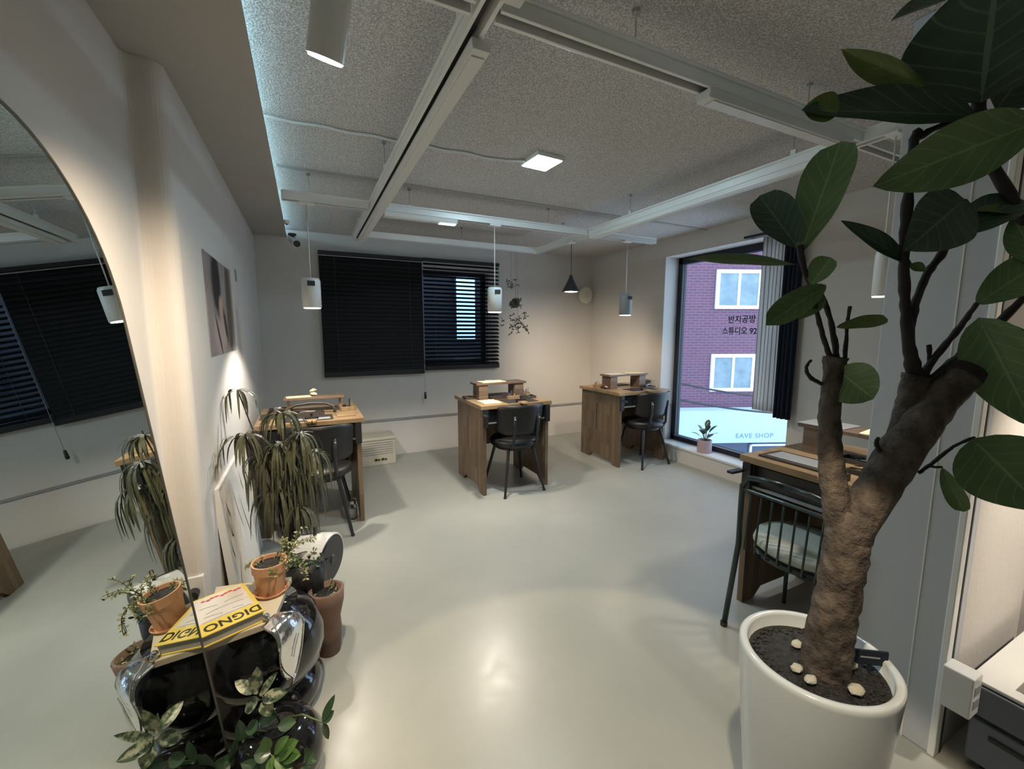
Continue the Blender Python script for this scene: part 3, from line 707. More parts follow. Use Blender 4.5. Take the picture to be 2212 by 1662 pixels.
# soft melting clock hung over the seat edge
mc = thing('melting_clock', 'silver soft melting clock draped over the stool seat edge', 'clock', (-.128, 1.512, .431))
def mfn(off):
    def fn(u, v):
        # v 0..1 along the drape (seat top -> hanging), u across
        a = (u-.5)*2
        w_ = .066*(min(1, math.sin(PI*min(.5, .12+v*.9)))**.6)*(math.sqrt(max(0, 1-((v-.42)/.58)**2.2))*.8+.2*(1-v) if v > .42 else 1)
        L = .235*v
        if L < .04: p = Vector((-.035+L*.9, .022-L*.55, .007))
        else:
            k = min(1, (L-.04)/.05); dn = (L-.04)
            p = Vector((0.001+.028*math.sin(k*PI/2), -.000-.016*k, .007-dn*(.35+.65*k)+.0))
        side = Vector((.55, .83, 0)); nrm = Vector((.83, -.5, .4 if L < .06 else .12)).normalized()
        p = p+side*(a*w_-.035*max(0, v-.35))+nrm*(.010*(1-a*a)+off)
        p.z += .006*math.cos(a*2.2)-(.03*max(0, v-.5)*(a+.3)); return p
    return fn
MB().grid(mfn(.004), 14, 26).build('case', 'silver', mc, smooth=True, solid=.006)
rm = MB(); f_ = mfn(.008)
loop = [f_(.5+.5*math.cos(2*PI*k/40)*.97, .5+.5*math.sin(2*PI*k/40)*.97) for k in range(40)]
rm.tube(loop+[loop[0]], .0034, 8, cap=False); rm.build('rim', 'silver', mc, smooth=True)
hd = MB(); g_ = mfn(.011); hd.tube([g_(.5, .55), g_(.62, .42)], .0018, 6).tube([g_(.5, .55), g_(.42, .68)], .0014, 6); hd.build('hands', 'rawback', mc)
MB().ico((-.040, .030, .016), .011, 2).tube([(-.040, .030, .012), (-.03, .02, .010)], .006, 8).build('crown', 'silver', mc, smooth=True)
# black planter behind the stool
bp_ = thing('black_planter', 'tall matte black planter with small leaves behind the stool', 'plant', (-.055, 1.99, 0))
MB().lathe([(.05, 0), (.066, 0), (.085, .30), (.075, .395), (.066, .395), (.074, .30), (.03, .28)], (0, 0, 0), 40).build('pot', 'black', bp_, smooth=True)
MB().lathe([(.001, .36), (.069, .362), (.069, .366), (.001, .372)], (0, 0, 0), 20).build('soil', 'soil', bp_)
lf, st = MB(), MB(); random.seed(21)
for i in range(11):
    a = random.uniform(0, 2*PI); sprig(lf, st, (.02*math.cos(a), .02*math.sin(a), .37), (math.cos(a)*.9, math.sin(a)*.9, .9), .07, 5, .022, 1, .6)
lf.build('leaves', 'leaf_plain', bp_); st.build('stems', 'stem', bp_)
# brown clay pot
bq = thing('brown_clay_planter', 'tall brown clay pot with pale gravel to the right of the black planter', 'plant', (.022, 1.885, 0))
MB().lathe([(.035, 0), (.045, 0), (.056, .10), (.052, .16), (.070, .24), (.072, .29), (.060, .295), (.062, .25), (.03, .23)], (0, 0, 0), 40).build('pot', 'brown_pot', bq, smooth=True)
MB().lathe([(.001, .26), (.058, .262), (.058, .266), (.001, .272)], (0, 0, 0), 20).build('soil', 'soil', bq)
lf, st = MB(), MB(); random.seed(22)
for i in range(6): a = random.uniform(0, 2*PI); sprig(lf, st, (.02*math.cos(a), 0.02*math.sin(a), .27), (math.cos(a), math.sin(a), .8), .05, 4, .014, 1, .6)
lf.build('leaves', 'leaf_succ', bq); st.build('stems', 'stem', bq)
# round white fan
fc = Vector((.050, 2.10, .315)); fa = Vector((.84, -.52, -.05)).normalized()
fn_ = thing('white_fan', 'round white fan with black front standing behind the pots', 'fan', (fc.x-.075, fc.y+.09, 0))
lo = lambda p: Vector(p)-fn_.location
MB().tube([lo(fc-fa*.165), lo(fc-fa*.155), lo(fc-fa*.06), lo(fc)], [.070, .095, .116, .122], 40).build('housing', 'white', fn_, smooth=False)
MB().tube([lo(fc), lo(fc+fa*.006)], [.122, .118], 40).build('front_ring', 'white', fn_)
MB().tube([lo(fc+fa*.0061), lo(fc+fa*.012)], [.113, .104], 40).build('black_grille', 'black', fn_)
MB().tube([lo(fc+fa*.0121), lo(fc+fa*.018)], [.022, .018], 20).build('hub', 'blindrail', fn_)
vn = MB(); si = fa.cross(Vector((0, 0, 1))).normalized(); up = si.cross(fa)
for k in range(7):
    a = R(100+k*22); dirv = -si*math.cos(a)+up*math.sin(a) if False else (si*math.cos(a)+up*math.sin(a))
    vn.tube([lo(fc-fa*.150+dirv*.098), lo(fc-fa*.060+dirv*.114)], .004, 6)
vn.build('vent_slots', 'dark', fn_)
MB().tube([lo(fc-fa*.07-Vector((0, 0, .105))), (0, 0, .012)], .014, 14).build('pole', 'white', fn_)
MB().lathe([(.085, 0), (.085, .008), (.05, .018), (.016, .02)], (0, 0, 0), 30).build('base', 'white', fn_)
MB().tube([lo(fc+Vector((-.06, .03, .118))), lo(fc+Vector((-.06, .03, .16)))], .008, 8).tube([lo(fc+Vector((-.06, .03, .08))), lo(fc+Vector((-.06, .03, .118)))], .004, 8).build('handle_knob', 'black', fn_)

# false aralia behind
def aralia(loc, h, label, heads):
    t = thing('aralia_plant', label, 'plant', loc); random.seed(31)
    MB().lathe([(.06, 0), (.09, 0), (.11, .19), (.10, .19), (.08, .16), (.01, .16)], (0, 0, 0), 28).build('pot', 'brown_pot', t, smooth=True)
    MB().lathe([(.001, .165), (.098, .168), (.098, .17), (.001, .175)], (0, 0, 0), 18).build('soil', 'soil', t)
    for (hx, hy, hz, n, L, dr) in heads:
        st, lf = MB(), MB(); top = Vector((hx, hy, hz))
        st.tube([(hx*.12, hy*.12, .16), (hx*.3, hy*.3, hz*.55), top], [.006, .005, .003], 8)
        o_ = st.build('stem', 'twig', t, smooth=True)
        for k in range(n):
            a = 2*PI*k/n+random.uniform(-.25, .25); ll = L*random.uniform(.75, 1.15); el = random.uniform(.1, .7); pts = []
            d = Vector((math.cos(a)*math.cos(el), math.sin(a)*math.cos(el), math.sin(el)))
            p = top.copy(); pv = p.copy(); pts = [p.copy()]
            for i in range(5):
                d = (d+Vector((0, 0, -dr*(.35+.3*i)))).normalized(); p = p+d*ll/5; p.x = max(p.x, XL+.02-loc[0] if p.z > .72 else XL+.10-loc[0]); pts.append(p.copy())
            wd_ = .0045+random.random()*.003
            def fnn(u, v, pts=pts, wd_=wd_, a=a):
                x = v*5; i = min(4, int(x)); q = pts[i].lerp(pts[i+1], x-i); s_ = Vector((-math.sin(a), math.cos(a), .15))
                return q+s_*((u-.5)*wd_*math.sin(PI*min(.98, .06+v*.94))**.6*2)
            lf.grid(fnn, 2, 8, uv=True)
        lf.build('leaf_head', 'leaf_aralia', o_)
    return t
aralia((-.13, 2.42, 0), 1.1, 'tall aralia with drooping narrow leaves before the left bench', [
    (.01, -.20, 1.02, 34, .17, .9), (-.15, -.14, .92, 22, .22, .8), (-.02, -.12, .86, 32, .26, 1.5), (.08, -.12, .90, 34, .26, 1.6), (.13, -.10, .80, 26, .24, 1.6),
    (-.09, -.04, .80, 30, .28, 1.5), (.02, -.04, .74, 34, .30, 1.6), (.10, .0, .66, 30, .28, 1.8), (-.04, -.06, .62, 30, .28, 1.6), (.05, -.10, .52, 28, .26, 1.8), (-.20, .14, 1.10, 12, .20, 1.1)])

# foreground speckled-leaf plant
def ppt(px, py, d): return at(px, py, d)
fp = thing('speckled_leaf_plant', 'speckled oval-leaved plant in a round glossy black pot before the stool', 'plant', (-.142, 1.365, 0))
fo = Vector(fp.location)
MB().lathe([(.06, 0), (.09, .004), (.118, .035), (.131, .085), (.126, .135), (.10, .180), (.064, .200), (.056, .200), (.056, .18), (.01, .17)], (0, 0, 0), 44).build('pot', 'gloss', fp, smooth=True)
MB().lathe([(.001, .172), (.055, .174), (.055, .182), (.001, .186)], (0, 0, 0), 18).build('soil', 'soil', fp)
random.seed(5)
tocam = (CAM-fo).normalized()
def pl(px, py, d): return at(px, py, d)-fo
specs = [ # base px, tip px, width m, material, depth
 ((553, 1497), (507, 1472), .030, 'leaf_spot'), ((553, 1493), (556, 1440), .030, 'leaf_spot'), ((560, 1505), (600, 1452), .022, 'leaf_spot'),
 ((565, 1512), (622, 1495), .034, 'leaf_spot'), ((560, 1510), (528, 1538), .036, 'leaf_spot'), ((568, 1512), (585, 1548), .034, 'leaf_spot'),
 ((500, 1660), (512, 1592), .024, 'leaf_plain'),
 ((696, 1560), (724, 1500), .020, 'leaf_plain'), ((697, 1562), (722, 1535), .022, 'leaf_plain'), ((697, 1562), (710, 1598), .018, 'leaf_plain'),
 ((640, 1630), (685, 1645), .030, 'leaf_plain'), ((650, 1640), (675, 1622), .030, 'leaf_plain'),
 ((522, 1600), (516, 1555), .026, 'leaf_plain'), ((522, 1602), (560, 1588), .026, 'leaf_plain'), ((560, 1560), (600, 1545), .034, 'leaf_plain'), ((560, 1565), (530, 1580), .034, 'leaf_plain'), ((600, 1570), (640, 1560), .032, 'leaf_plain'), ((505, 1640), (470, 1655), .03, 'leaf_plain'), ((645, 1634), (672, 1660), .034, 'leaf_plain'), ((640, 1632), (612, 1612), .028, 'leaf_plain'), ((556, 1500), (538, 1465), .022, 'leaf_spot')]
stems = [((590, 1660), (560, 1500)), ((630, 1640), (696, 1561)), ((600, 1660), (645, 1632)), ((580, 1660), (520, 1600)), ((570, 1640), (505, 1640))]
dd = 1.26
for a_, b_ in stems:
    p0 = Vector((random.uniform(-.03, .03), random.uniform(-.03, .03), .180)); p1 = pl(*b_, dd)
    MB().tube([p0, p0.lerp(p1, .5)+Vector((0, 0, .02)), p1], [.004, .003, .002], 8).build('stem', 'stem', fp, smooth=True)
for (a_, b_, wd_, mm) in specs:
    dj = random.uniform(-.015, .015)
    mb = MB().leaf(pl(*a_, dd), pl(*b_, dd+dj), wd_*1.15, tocam+Vector((random.uniform(-.4, .4), 0, .3)), 'ov', 0, .12, nu=6, nv=8)
    mb.build('leaf', mm, fp, smooth=True)
gp = thing('fresh_green_plant', 'bright green leafy plant at the bottom in front of the stool', 'plant', (.05, 1.08, 0)); go = Vector(gp.location)
MB().lathe([(.04, 0), (.055, 0), (.07, .085), (.062, .085), (.05, .07), (.01, .07)], (0, 0, 0), 28).build('pot', 'terra', gp, smooth=True)
MB().lathe([(.001, .072), (.060, .074), (.060, .077), (.001, .08)], (0, 0, 0), 18).build('soil', 'soil', gp)
for (bx_, by_, tx, ty, wd_, mm) in ((578, 1625, 570, 1592, .03, 'leaf_fresh'), (592, 1630, 625, 1590, .026, 'leaf_fresh'), (600, 1640, 645, 1600, .04, 'leaf_fresh'), (580, 1630, 560, 1662, .05, 'leaf_plain'), (590, 1632, 600, 1670, .045, 'leaf_fresh'), (610, 1640, 650, 1632, .035, 'leaf_fresh'), (585, 1628, 548, 1632, .045, 'leaf_plain'), (596, 1634, 632, 1665, .04, 'leaf_fresh'), (560, 1665, 520, 1650, .03, 'leaf_plain')):
    p0, p1 = at(bx_, by_, 1.13)-go, at(tx, ty, 1.12)-go
    MB().leaf(p0, p1, wd_, Vector((0, -.6, 1)), 'ov', .05, .12, nu=6, nv=8).build('leaf', mm, gp, smooth=True)
for (bx_, by_) in ((580, 1628), (598, 1636), (562, 1664)):
    MB().tube([(0, 0, .075), at(bx_, by_, 1.13)-go], [.003, .002], 8).build('stem', 'stem', gp)

# ================================================================== BENCHES
BH_ = .785
def bench(loc, rz, label):
    t = thing('jewelry_bench', label, 'desk', loc, rz, 'wooden jewelry benches'); w_, d_ = .66, .69
    # side panels with cut-out feet and a cable slot
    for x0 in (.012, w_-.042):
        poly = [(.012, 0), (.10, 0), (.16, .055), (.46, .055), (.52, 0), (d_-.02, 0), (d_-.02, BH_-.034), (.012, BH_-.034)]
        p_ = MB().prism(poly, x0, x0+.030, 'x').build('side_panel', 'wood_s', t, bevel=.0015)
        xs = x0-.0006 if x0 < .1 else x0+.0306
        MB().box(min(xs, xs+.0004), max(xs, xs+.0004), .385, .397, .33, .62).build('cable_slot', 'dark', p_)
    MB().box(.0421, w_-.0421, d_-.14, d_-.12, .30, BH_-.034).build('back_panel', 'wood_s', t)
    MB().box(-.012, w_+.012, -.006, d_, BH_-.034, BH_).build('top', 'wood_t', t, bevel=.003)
    dr = MB().box(.044, w_-.044, .035, .50, .635, .735).build('drawer', 'black', t, bevel=.003)
    MB().box(.20, .29, .024, .0345, .665, .69).build('pull', 'black', dr)
    MB().box(.044, w_-.044, .020, .0345, .622, .634).build('drawer_rail', 'silverline', t)
    MB().box(.010, .052, -.012, .012, .60, BH_-.0345).build('clamp_plate', 'black', t); MB().box(w_-.052, w_-.010, -.012, .012, .60, BH_-.0345).build('clamp_plate', 'black', t)
    MB().box(-.01, .02, -.10, -.012, .702, .714).build('arm_hook', 'black', t)
    return t
b0 = bench((-.322, 3.16, 0), 0, 'left wooden jewelry bench behind the aralia plant')
b1 = dup(b0, (1.288, 3.215, 0), 0, 'middle wooden jewelry bench in front of the blinds edge')
b2 = dup(b0, (2.826, 3.315, 0), 0, 'wooden jewelry bench in the far right corner')
b4 = dup(b0, (1.955, 1.352, 0), -PI/2, 'near right wooden jewelry bench half hidden by the fig trunk')
def tf(b_, x, y, z=BH_):
    c, s_ = math.cos(b_.rotation_euler.z), math.sin(b_.rotation_euler.z); return (b_.location.x+x*c-y*s_, b_.location.y+x*s_+y*c, z)
def riser(b_, label, x, y, w_=.44, h=.115, kind='block', d_=.17):
    t = thing('bench_riser', label, 'shelf', tf(b_, x, y), b_.rotation_euler.z, 'small risers on the benches')
    MB().box(-w_/2, w_/2, -d_/2, d_/2, h, h+.018).build('board', 'wood_d', t, bevel=.002)
    if kind == 'block':
        for x0 in (-w_/2+.025, w_/2-.115): MB().box(x0, x0+.09, -d_/2+.01, d_/2-.01, 0, h).build('leg', 'wood_d', t, bevel=.002)
    else:
        for x0 in (-w_/2+.02, w_/2-.038): MB().box(x0, x0+.018, -.02, .02, 0, h).build('leg', 'wood_t', t)
    return t
def flat(name, label, cat, b_, x, y, z, w_, d_, h, m_, rz=0, grp=None):
    o = MB().box(-w_/2, w_/2, -d_/2, d_/2, 0, h).build(name, m_, bevel=min(.0015, h*.3)); o.location = tf(b_, x, y, BH_+z); o.rotation_euler = (0, 0, b_.rotation_euler.z+rz)
    return tag(o, label, cat, grp)
def toolblock(b_, label, x, y, z=0, rz=0, n=5, seed=1, w_=.09):
    random.seed(seed)
    t = thing('tool_block', label, 'tool holder', tf(b_, x, y, BH_+z), b_.rotation_euler.z+rz, 'tool blocks on the benches')
    MB().box(-w_/2, w_/2, -.022, .022, 0, .032).build('block', 'wood_t', t, bevel=.002)
    for i in range(n):
        xx = -w_/2+.012+(w_-.024)*i/max(1, n-1); hh = random.uniform(.05, .095)
        f = MB().tube([(xx, 0, .0322), (xx+random.uniform(-.006, .006), 0, hh)], random.choice([.0022, .003, .0045]), 8).build('tool', random.choice(['brass', 'steel', 'black', 'wood_d']), t)
    return t
def clutter(b_, label, x, y, seed, m_='leather', w_=.16):
    """pliers and files lying in a low tray"""
    random.seed(seed); t = thing('tool_tray', label, 'tray', tf(b_, x, y), b_.rotation_euler.z, 'low tool trays on the benches')
    MB().box(-w_/2, w_/2, -.05, .05, 0, .006).box(-w_/2, w_/2, -.05, -.045, .006, .022).box(-w_/2, w_/2, .045, .05, .006, .022).box(-w_/2, -w_/2+.005, -.045, .045, .006, .022).box(w_/2-.005, w_/2, -.045, .045, .006, .022).build('tray', m_, t)
    for i in range(5):
        a = random.uniform(-.6, .6); x0 = random.uniform(-w_*.25, w_*.25); y0 = random.uniform(-.028, .028)
        dx, dy = math.cos(a)*w_*.22, math.sin(a)*.02
        MB().tube([(x0-dx, y0-dy, .012+.004*i), (x0, y0, .014+.004*i), (x0+dx, y0+dy, .012+.004*i)], [.003, .006, .004], 8).build('tool', random.choice(['black', 'steel', 'brass', 'leather']), t)
    return t
def peg(b_, label, x=.33):
    t = thing('bench_peg', label, 'bench peg', tf(b_, x, .004, BH_), b_.rotation_euler.z, 'wooden bench pegs on the front edges')
    MB().prism([(-.035, 0.02), (.035, .02), (.025, -.06), (.006, -.075), (0, -.04), (-.006, -.075), (-.025, -.06)], 0, .014).build('peg', 'wood_t', t, bevel=.001)
    MB().box(-.045, .045, .02, .05, 0, .03).build('clamp', 'black', t, bevel=.002)
    MB().lathe([(.008, .0305), (.008, .045), (.012, .046), (.012, .055)], (0, .035, 0), 12).build('screw_knob', 'black', t); return t
# bench 0
riser(b0, 'long thin-legged riser on the left bench', .36, .42, .42, .10, 'post', .12)
flat('paper_sheet', 'cream paper lying on the left bench riser', 'paper', b0, .25, .42, .118, .17, .10, .003, 'paper', .1)
o = MB().ico((0, 0, .018), .018, 1, (1.5, 1, .9), .3).ico((0, 0, .045), .016, 1, (1.6, 1, .8), .3).build('crumpled_cloth', 'paper'); o.location = tf(b0, .355, .42, BH_+.118); tag(o, 'crumpled cream cloth on the left bench riser', 'cloth')
t = thing('hose_loop', 'dark curved hose looped over the left bench top', 'hose', tf(b0, .33, .30)); t.rotation_euler = (0, 0, 0)
MB().tube([(-.17, -.02, .012), (-.16, 0, .05), (-.10, .01, .072), (0, .015, .080), (.10, .01, .074), (.155, 0, .052), (.165, -.02, .012)], .011, 10).build('hose', 'leather', t, smooth=True)
flat('work_mat', 'dark rubber work mat on the left bench', 'mat', b0, .30, .12, 0, .34, .19, .004, 'rubber')
flat('grey_board', 'thin grey board at the front of the left bench', 'board', b0, .32, .045, .0045, .26, .05, .008, 'silverline')
flat('wood_board', 'pale wooden board on the right of the left bench', 'board', b0, .56, .14, .0, .13, .12, .012, 'wood_t', .05)
clutter(b0, 'dark tool tray under the left bench riser', .30, .28, 3, 'leather', .24)
toolblock(b0, 'tool block at the right back of the left bench', .585, .33, 0, .2, 5, 2, .10); clutter(b0, 'small tool tray at the back right of the left bench', .56, .43, 6, 'leather', .12)
peg(b0, 'bench peg clamped on the left bench front')
flat('leather_pad', 'brown leather pad at the left end of the left bench', 'pad', b0, .07, .30, 0, .14, .20, .006, 'leather')
clutter(b0, 'tool tray at the left back of the left bench', .12, .52, 61, 'leather', .16)
# bench 1
riser(b1, 'block-legged wooden riser on the middle bench', .31, .36, .50, .135)
flat('paper_sheet', 'cream papers on the middle bench riser', 'paper', b1, .24, .36, .153, .24, .13, .006, 'paper', .08)
flat('notebook', 'pale open notebook on top of the middle riser papers', 'notebook', b1, .23, .37, .159, .10, .07, .006, 'white_paper', -.3)
clutter(b1, 'tool tray between the middle riser blocks', .32, .30, 8, 'leather', .24); clutter(b1, 'cluttered tool tray at the left back of the middle bench', .06, .42, 12, 'leather', .14)
toolblock(b1, 'tool block at the right back of the middle bench', .60, .38, 0, .1, 4, 12, .09); toolblock(b1, 'short tool block before the right riser leg of the middle bench', .40, .22, 0, .0, 6, 13, .12)
flat('work_mat', 'black work mat at the front of the middle bench', 'mat', b1, .40, .12, 0, .30, .20, .004, 'rubber')
flat('wood_board', 'pale wooden board at the front left of the middle bench', 'board', b1, .13, .16, 0, .16, .18, .008, 'paper', .02)
peg(b1, 'bench peg clamped on the middle bench front', .38)
flat('leather_pad', 'brown leather pad at the back of the middle bench', 'pad', b1, .33, .54, 0, .34, .14, .008, 'leather')
clutter(b1, 'tool tray at the right side of the middle bench', .56, .24, 63, 'leather', .12)
# bench 2
riser(b2, 'block-legged riser on the corner bench', .33, .33, .54, .135)
flat('paper_sheet', 'white papers at the left of the corner bench riser', 'paper', b2, .21, .33, .153, .22, .13, .004, 'white_paper', .05)
flat('notebook', 'yellowish notebook at the right of the corner bench riser', 'notebook', b2, .47, .33, .153, .20, .12, .008, 'paper', -.08)
toolblock(b2, 'tool block at the left of the corner bench', .05, .44, 0, 0, 4, 21, .08); toolblock(b2, 'tool block at the right back of the corner bench', .62, .40, 0, .1, 6, 22, .09); clutter(b2, 'tool tray left of the corner bench riser', .10, .32, 23, 'leather', .12)
flat('work_mat', 'black work mat at the front of the corner bench', 'mat', b2, .38, .12, 0, .34, .18, .004, 'rubber')
peg(b2, 'bench peg clamped on the corner bench front', .36)
flat('leather_pad', 'brown leather pad at the back of the corner bench', 'pad', b2, .33, .54, 0, .40, .14, .008, 'leather')
clutter(b2, 'tool tray right of the corner bench riser', .56, .20, 64, 'leather', .12)
# bench 4 (near right)
riser(b4, 'dark block-legged riser on the near right bench', .30, .40, .46, .13)
flat('grey_board', 'thin grey board at the window end of the near riser', 'board', b4, .17, .40, .148, .20, .18, .006, 'silverline', 0)
flat('paper_sheet', 'bright cream papers on the near right riser', 'paper', b4, .42, .40, .148, .18, .15, .006, 'paper', .15)
flat('notebook', 'pale notebook on the cream papers of the near riser', 'notebook', b4, .43, .41, .1545, .12, .10, .008, 'white_paper', -.2)
clutter(b4, 'tool tray below the near right riser', .33, .36, 33, 'leather', .13); clutter(b4, 'dark tool tray in front of the near right riser', .46, .20, 34, 'leather', .16)
flat('slate_board', 'black-edged flat slate board on the near right bench', 'board', b4, .20, .13, 0, .30, .17, .010, 'leather')
flat('grey_sheet', 'grey-green sheet on the slate board of the near bench', 'sheet', b4, .20, .125, .0105, .24, .12, .003, 'silverline')
flat('brass_plate', 'golden brass plate under the near right riser', 'plate', b4, .28, .27, 0, .05, .05, .02, 'brass', .4)
peg(b4, 'bench peg clamped on the near right bench front', .40)

# ================================================================== CHAIRS
def chair(loc, rz, label):
    t = thing('black_chair', label, 'chair', loc, rz, 'black low-back chairs at the benches')
    MB().lathe([(.05, .395), (.17, .40), (.208, .42), (.214, .45), (.20, .474), (.05, .482)], (0, 0, 0), 36).build('seat', 'chair', t, smooth=True)
    MB().lathe([(.15, .385), (.165, .385), (.165, .405), (.15, .405)], (0, 0, 0), 30, closed=True).build('seat_ring', 'black', t)
    def bfn(u, v):
        a = R(-90+(u-.5)*126); r_ = .240+.012*v; zz = .535+.255*v
        ed = abs(u-.5)*2; zz = .672+(zz-.672)*(1-.18*max(0, ed-.7)/.3)
        return Vector((r_*math.cos(a), r_*math.sin(a)+.02-.035*(v-.3), zz))
    MB().grid(bfn, 24, 8).build('backrest', 'chair', t, smooth=True, solid=.014)
    for s_ in (-1, 1):
        a = R(-90+s_*26); p = MB().tube([(s_*.11, -.15, .40), (s_*.115, -.20, .47), (.252*math.cos(a), .252*math.sin(a)+.015, .60), (.258*math.cos(a), .258*math.sin(a)+.012, .70)], .0125, 12).build('back_post', 'black', t, smooth=True)
        MB().ico((.270*math.cos(a), .270*math.sin(a)+.012, .675), .008, 2).build('screw', 'steel', p)
        for q in (-1, 1):
            l_ = MB().tube([(s_*.12, q*.12, .40), (s_*.197, q*.197, .012)], [.0145, .011], 12).build('leg', 'black', t)
            MB().lathe([(.013, 0), (.013, .014)], (s_*.198, q*.198, 0), 10).build('foot_cap', 'black', l_)
    return t
c1 = chair((1.625, 3.305, 0), R(4), 'black low-back chair tucked at the middle bench')
dup(c1, (.045, 3.18, 0), R(-6), 'black low-back chair at the left bench behind the aralia')
dup(c1, (3.195, 3.37, 0), R(4), 'black low-back chair at the far corner bench')
# green metal chair, near right
g = thing('green_metal_chair', 'dark green metal chair with round pale cushion at the near right bench', 'chair', (1.965, 1.02, 0), -PI/2)
MB().lathe([(.05, .42), (.19, .425), (.215, .445), (.205, .475), (.12, .488), (.02, .49)], (0, 0, 0), 36).build('cushion', 'seat_pale', g, smooth=True)
MB().lathe([(.19, .40), (.21, .40), (.21, .42), (.19, .42)], (0, 0, 0), 36, closed=True).build('seat_ring', 'green_metal', g)
for s_ in (-1, 1):
    MB().tube([(s_*.215, -.232, 0), (s_*.195, -.195, .42), (s_*.200, -.190, .62), (s_*.195, -.195, .70), (s_*.165, -.20, .745), (s_*.10, -.205, .757), (0, -.207, .76)], .0125, 12).build('back_leg', 'green_metal', g, smooth=True)
    MB().tube([(s_*.16, .14, .41), (s_*.195, .20, 0)], [.011, .009], 12).build('front_leg', 'green_metal', g)
    MB().lathe([(.016, 0), (.016, .02)], (s_*.215, -.232, 0), 10).build('foot_cap', 'black', g)
MB().tube([(-.19, -.195, .685), (0, -.205, .69), (.19, -.195, .685)], .008, 10).build('back_rail', 'green_metal', g)
for k in range(7):
    x = -.15+.05*k; MB().tube([(x, -.203+abs(x)*.05, .685), (x, -.222, .42), (x*.95, -.19, .405)], .0045, 8).build('back_bar', 'green_metal', g, smooth=True)

# crate by the wall, jar by the bench, sill plant
t = thing('storage_crate', 'pale ribbed storage crate on the floor beside the left bench', 'crate', (.60, 4.58, 0), R(2))
MB().box(-.20, .20, -.10, .18, 0, .27).box(-.21, .21, -.11, .19, .27, .30).build('body', 'crate', t, bevel=.006)
rb_ = MB()
for k in range(6): rb_.box(-.18, .17, -.104, -.1003, .12+k*.024, .126+k*.024)
rb_.build('ribs', 'rawback', t)
lt_ = MB()
for k, w_ in enumerate((.03, .02, .028, .022)): lt_.box(-.02+k*.034, -.02+k*.034+w_, -.1035, -.1003, .050, .074-.006*(k % 2))
lt_.build('worn_label', 'ink', t)
t = thing('glass_jar', 'small clear glass jar on the floor beside the left bench leg', 'jar', (.250, 3.26, 0))
MB().lathe([(.02, 0), (.033, .002), (.035, .09), (.025, .115), (.022, .13), (.019, .13), (.022, .113), (.032, .088), (.030, .005), (.02, .004)], (0, 0, 0), 24).build('body', 'glassjar', t, smooth=True)
MB().lathe([(.02, .008), (.029, .010), (.030, .07), (.004, .074)], (0, 0, 0), 20).build('contents', 'white_paper', t, smooth=True)
MB().lathe([(.0265, .118), (.0265, .14), (.02, .142)], (0, 0, 0), 20).build('lid', 'steel', t)
sp_ = onx(1521, 978, 3.60); t = thing('sill_plant', 'small leafy plant in a dusty pink pot on the window sill', 'plant', (3.625, 2.93, oz0+.002))
pz = onx(1521, 978, 3.625); t.location = (3.625, pz.y, oz0+.002)
MB().lathe([(.04, 0), (.068, 0), (.070, .008), (.068, .13), (.060, .13), (.058, .11), (.01, .11)], (0, 0, 0), 30).build('pot', 'pinkpot', t)
MB().lathe([(.001, .11), (.058, .112), (.058, .115), (.001, .118)], (0, 0, 0), 16).build('soil', 'soil', t)
random.seed(8)
for k in range(9):
    a = k*2.4; el = .5+.09*k; L = .10+.02*(k % 3); top = Vector((math.cos(a)*.035, math.sin(a)*.035, .14+.012*k)); tip = top+Vector((math.cos(a)*L*math.cos(el), math.sin(a)*L*math.cos(el), L*math.sin(el)*.7))
    MB().tube([(0, 0, .11), top*.9+Vector((0, 0, .01)), top], .003, 6).build('stem', 'stem', t)
    MB().leaf(top, tip, .055, (0, 0, 1), 'ov', .1, .1, nu=4, nv=6).build('leaf', 'leaf_plain', t, smooth=True)

# ================================================================== FIDDLE-LEAF FIG
PX, PY = 1.18, .57
fg = thing('potted_fig_tree', 'large fiddle-leaf fig in a tall glossy white planter', 'plant', (PX, PY, 0)); fo = Vector((PX, PY, 0))
MB().lathe([(.10, 0), (.125, .0), (.134, .02), (.150, .15), (.168, .36), (.180, .535), (.1795, .546), (.174, .551), (.163, .551), (.158, .545), (.157, .50), (.02, .49)], (0, 0, 0), 72).build('planter', 'planter', fg, smooth=True)
def soil(u, v):
    a = u*2*PI; r_ = .157*v; return Vector((r_*math.cos(a), r_*math.sin(a), .515+.006*math.sin(9*a*1.0)*v+.012*(1-v)+random.uniform(-.003, .003)))
MB().lathe([(.156, .495), (.156, .512), (.10, .517), (.04, .520), (.002, .521)], (0, 0, 0), 40).build('soil', 'soil', fg)
gr = MB(); random.seed(77)
for i in range(420):
    a = random.uniform(0, 2*PI); r_ = .15*math.sqrt(random.random()); gr.ico((r_*math.cos(a), r_*math.sin(a), .516), random.uniform(.003, .006), 1, (1.3, 1, .6), .3)
tag(gr.build('gravel', 'soil', fg), kind='stuff')
def path(pts, rads, name, m_, n=14, wob=0.0):
    P = [at(x, y, d)-fo for x, y, d in pts]
    # Catmull-Rom resample
    out, rr = [], []
    for i in range(len(P)-1):
        p0, p1, p2, p3 = P[max(i-1, 0)], P[i], P[i+1], P[min(i+2, len(P)-1)]
        for k in range(6):
            t_ = k/6; t2, t3 = t_*t_, t_**3
            out.append(.5*((2*p1)+(p2-p0)*t_+(2*p0-5*p1+4*p2-p3)*t2+(3*p1-p0-3*p2+p3)*t3)+Vector([random.uniform(-wob, wob) for _ in range(3)]))
            rr.append((rads[i]*(1-t_)+rads[i+1]*t_)*(1+random.uniform(-1, 1)*(.16 if m_ == 'twig' and len(pts) > 2 else wob*12)))
    out.append(P[-1]); rr.append(rads[-1])
    return MB().tube(out, rr, n).build(name, m_, fg, smooth=True)
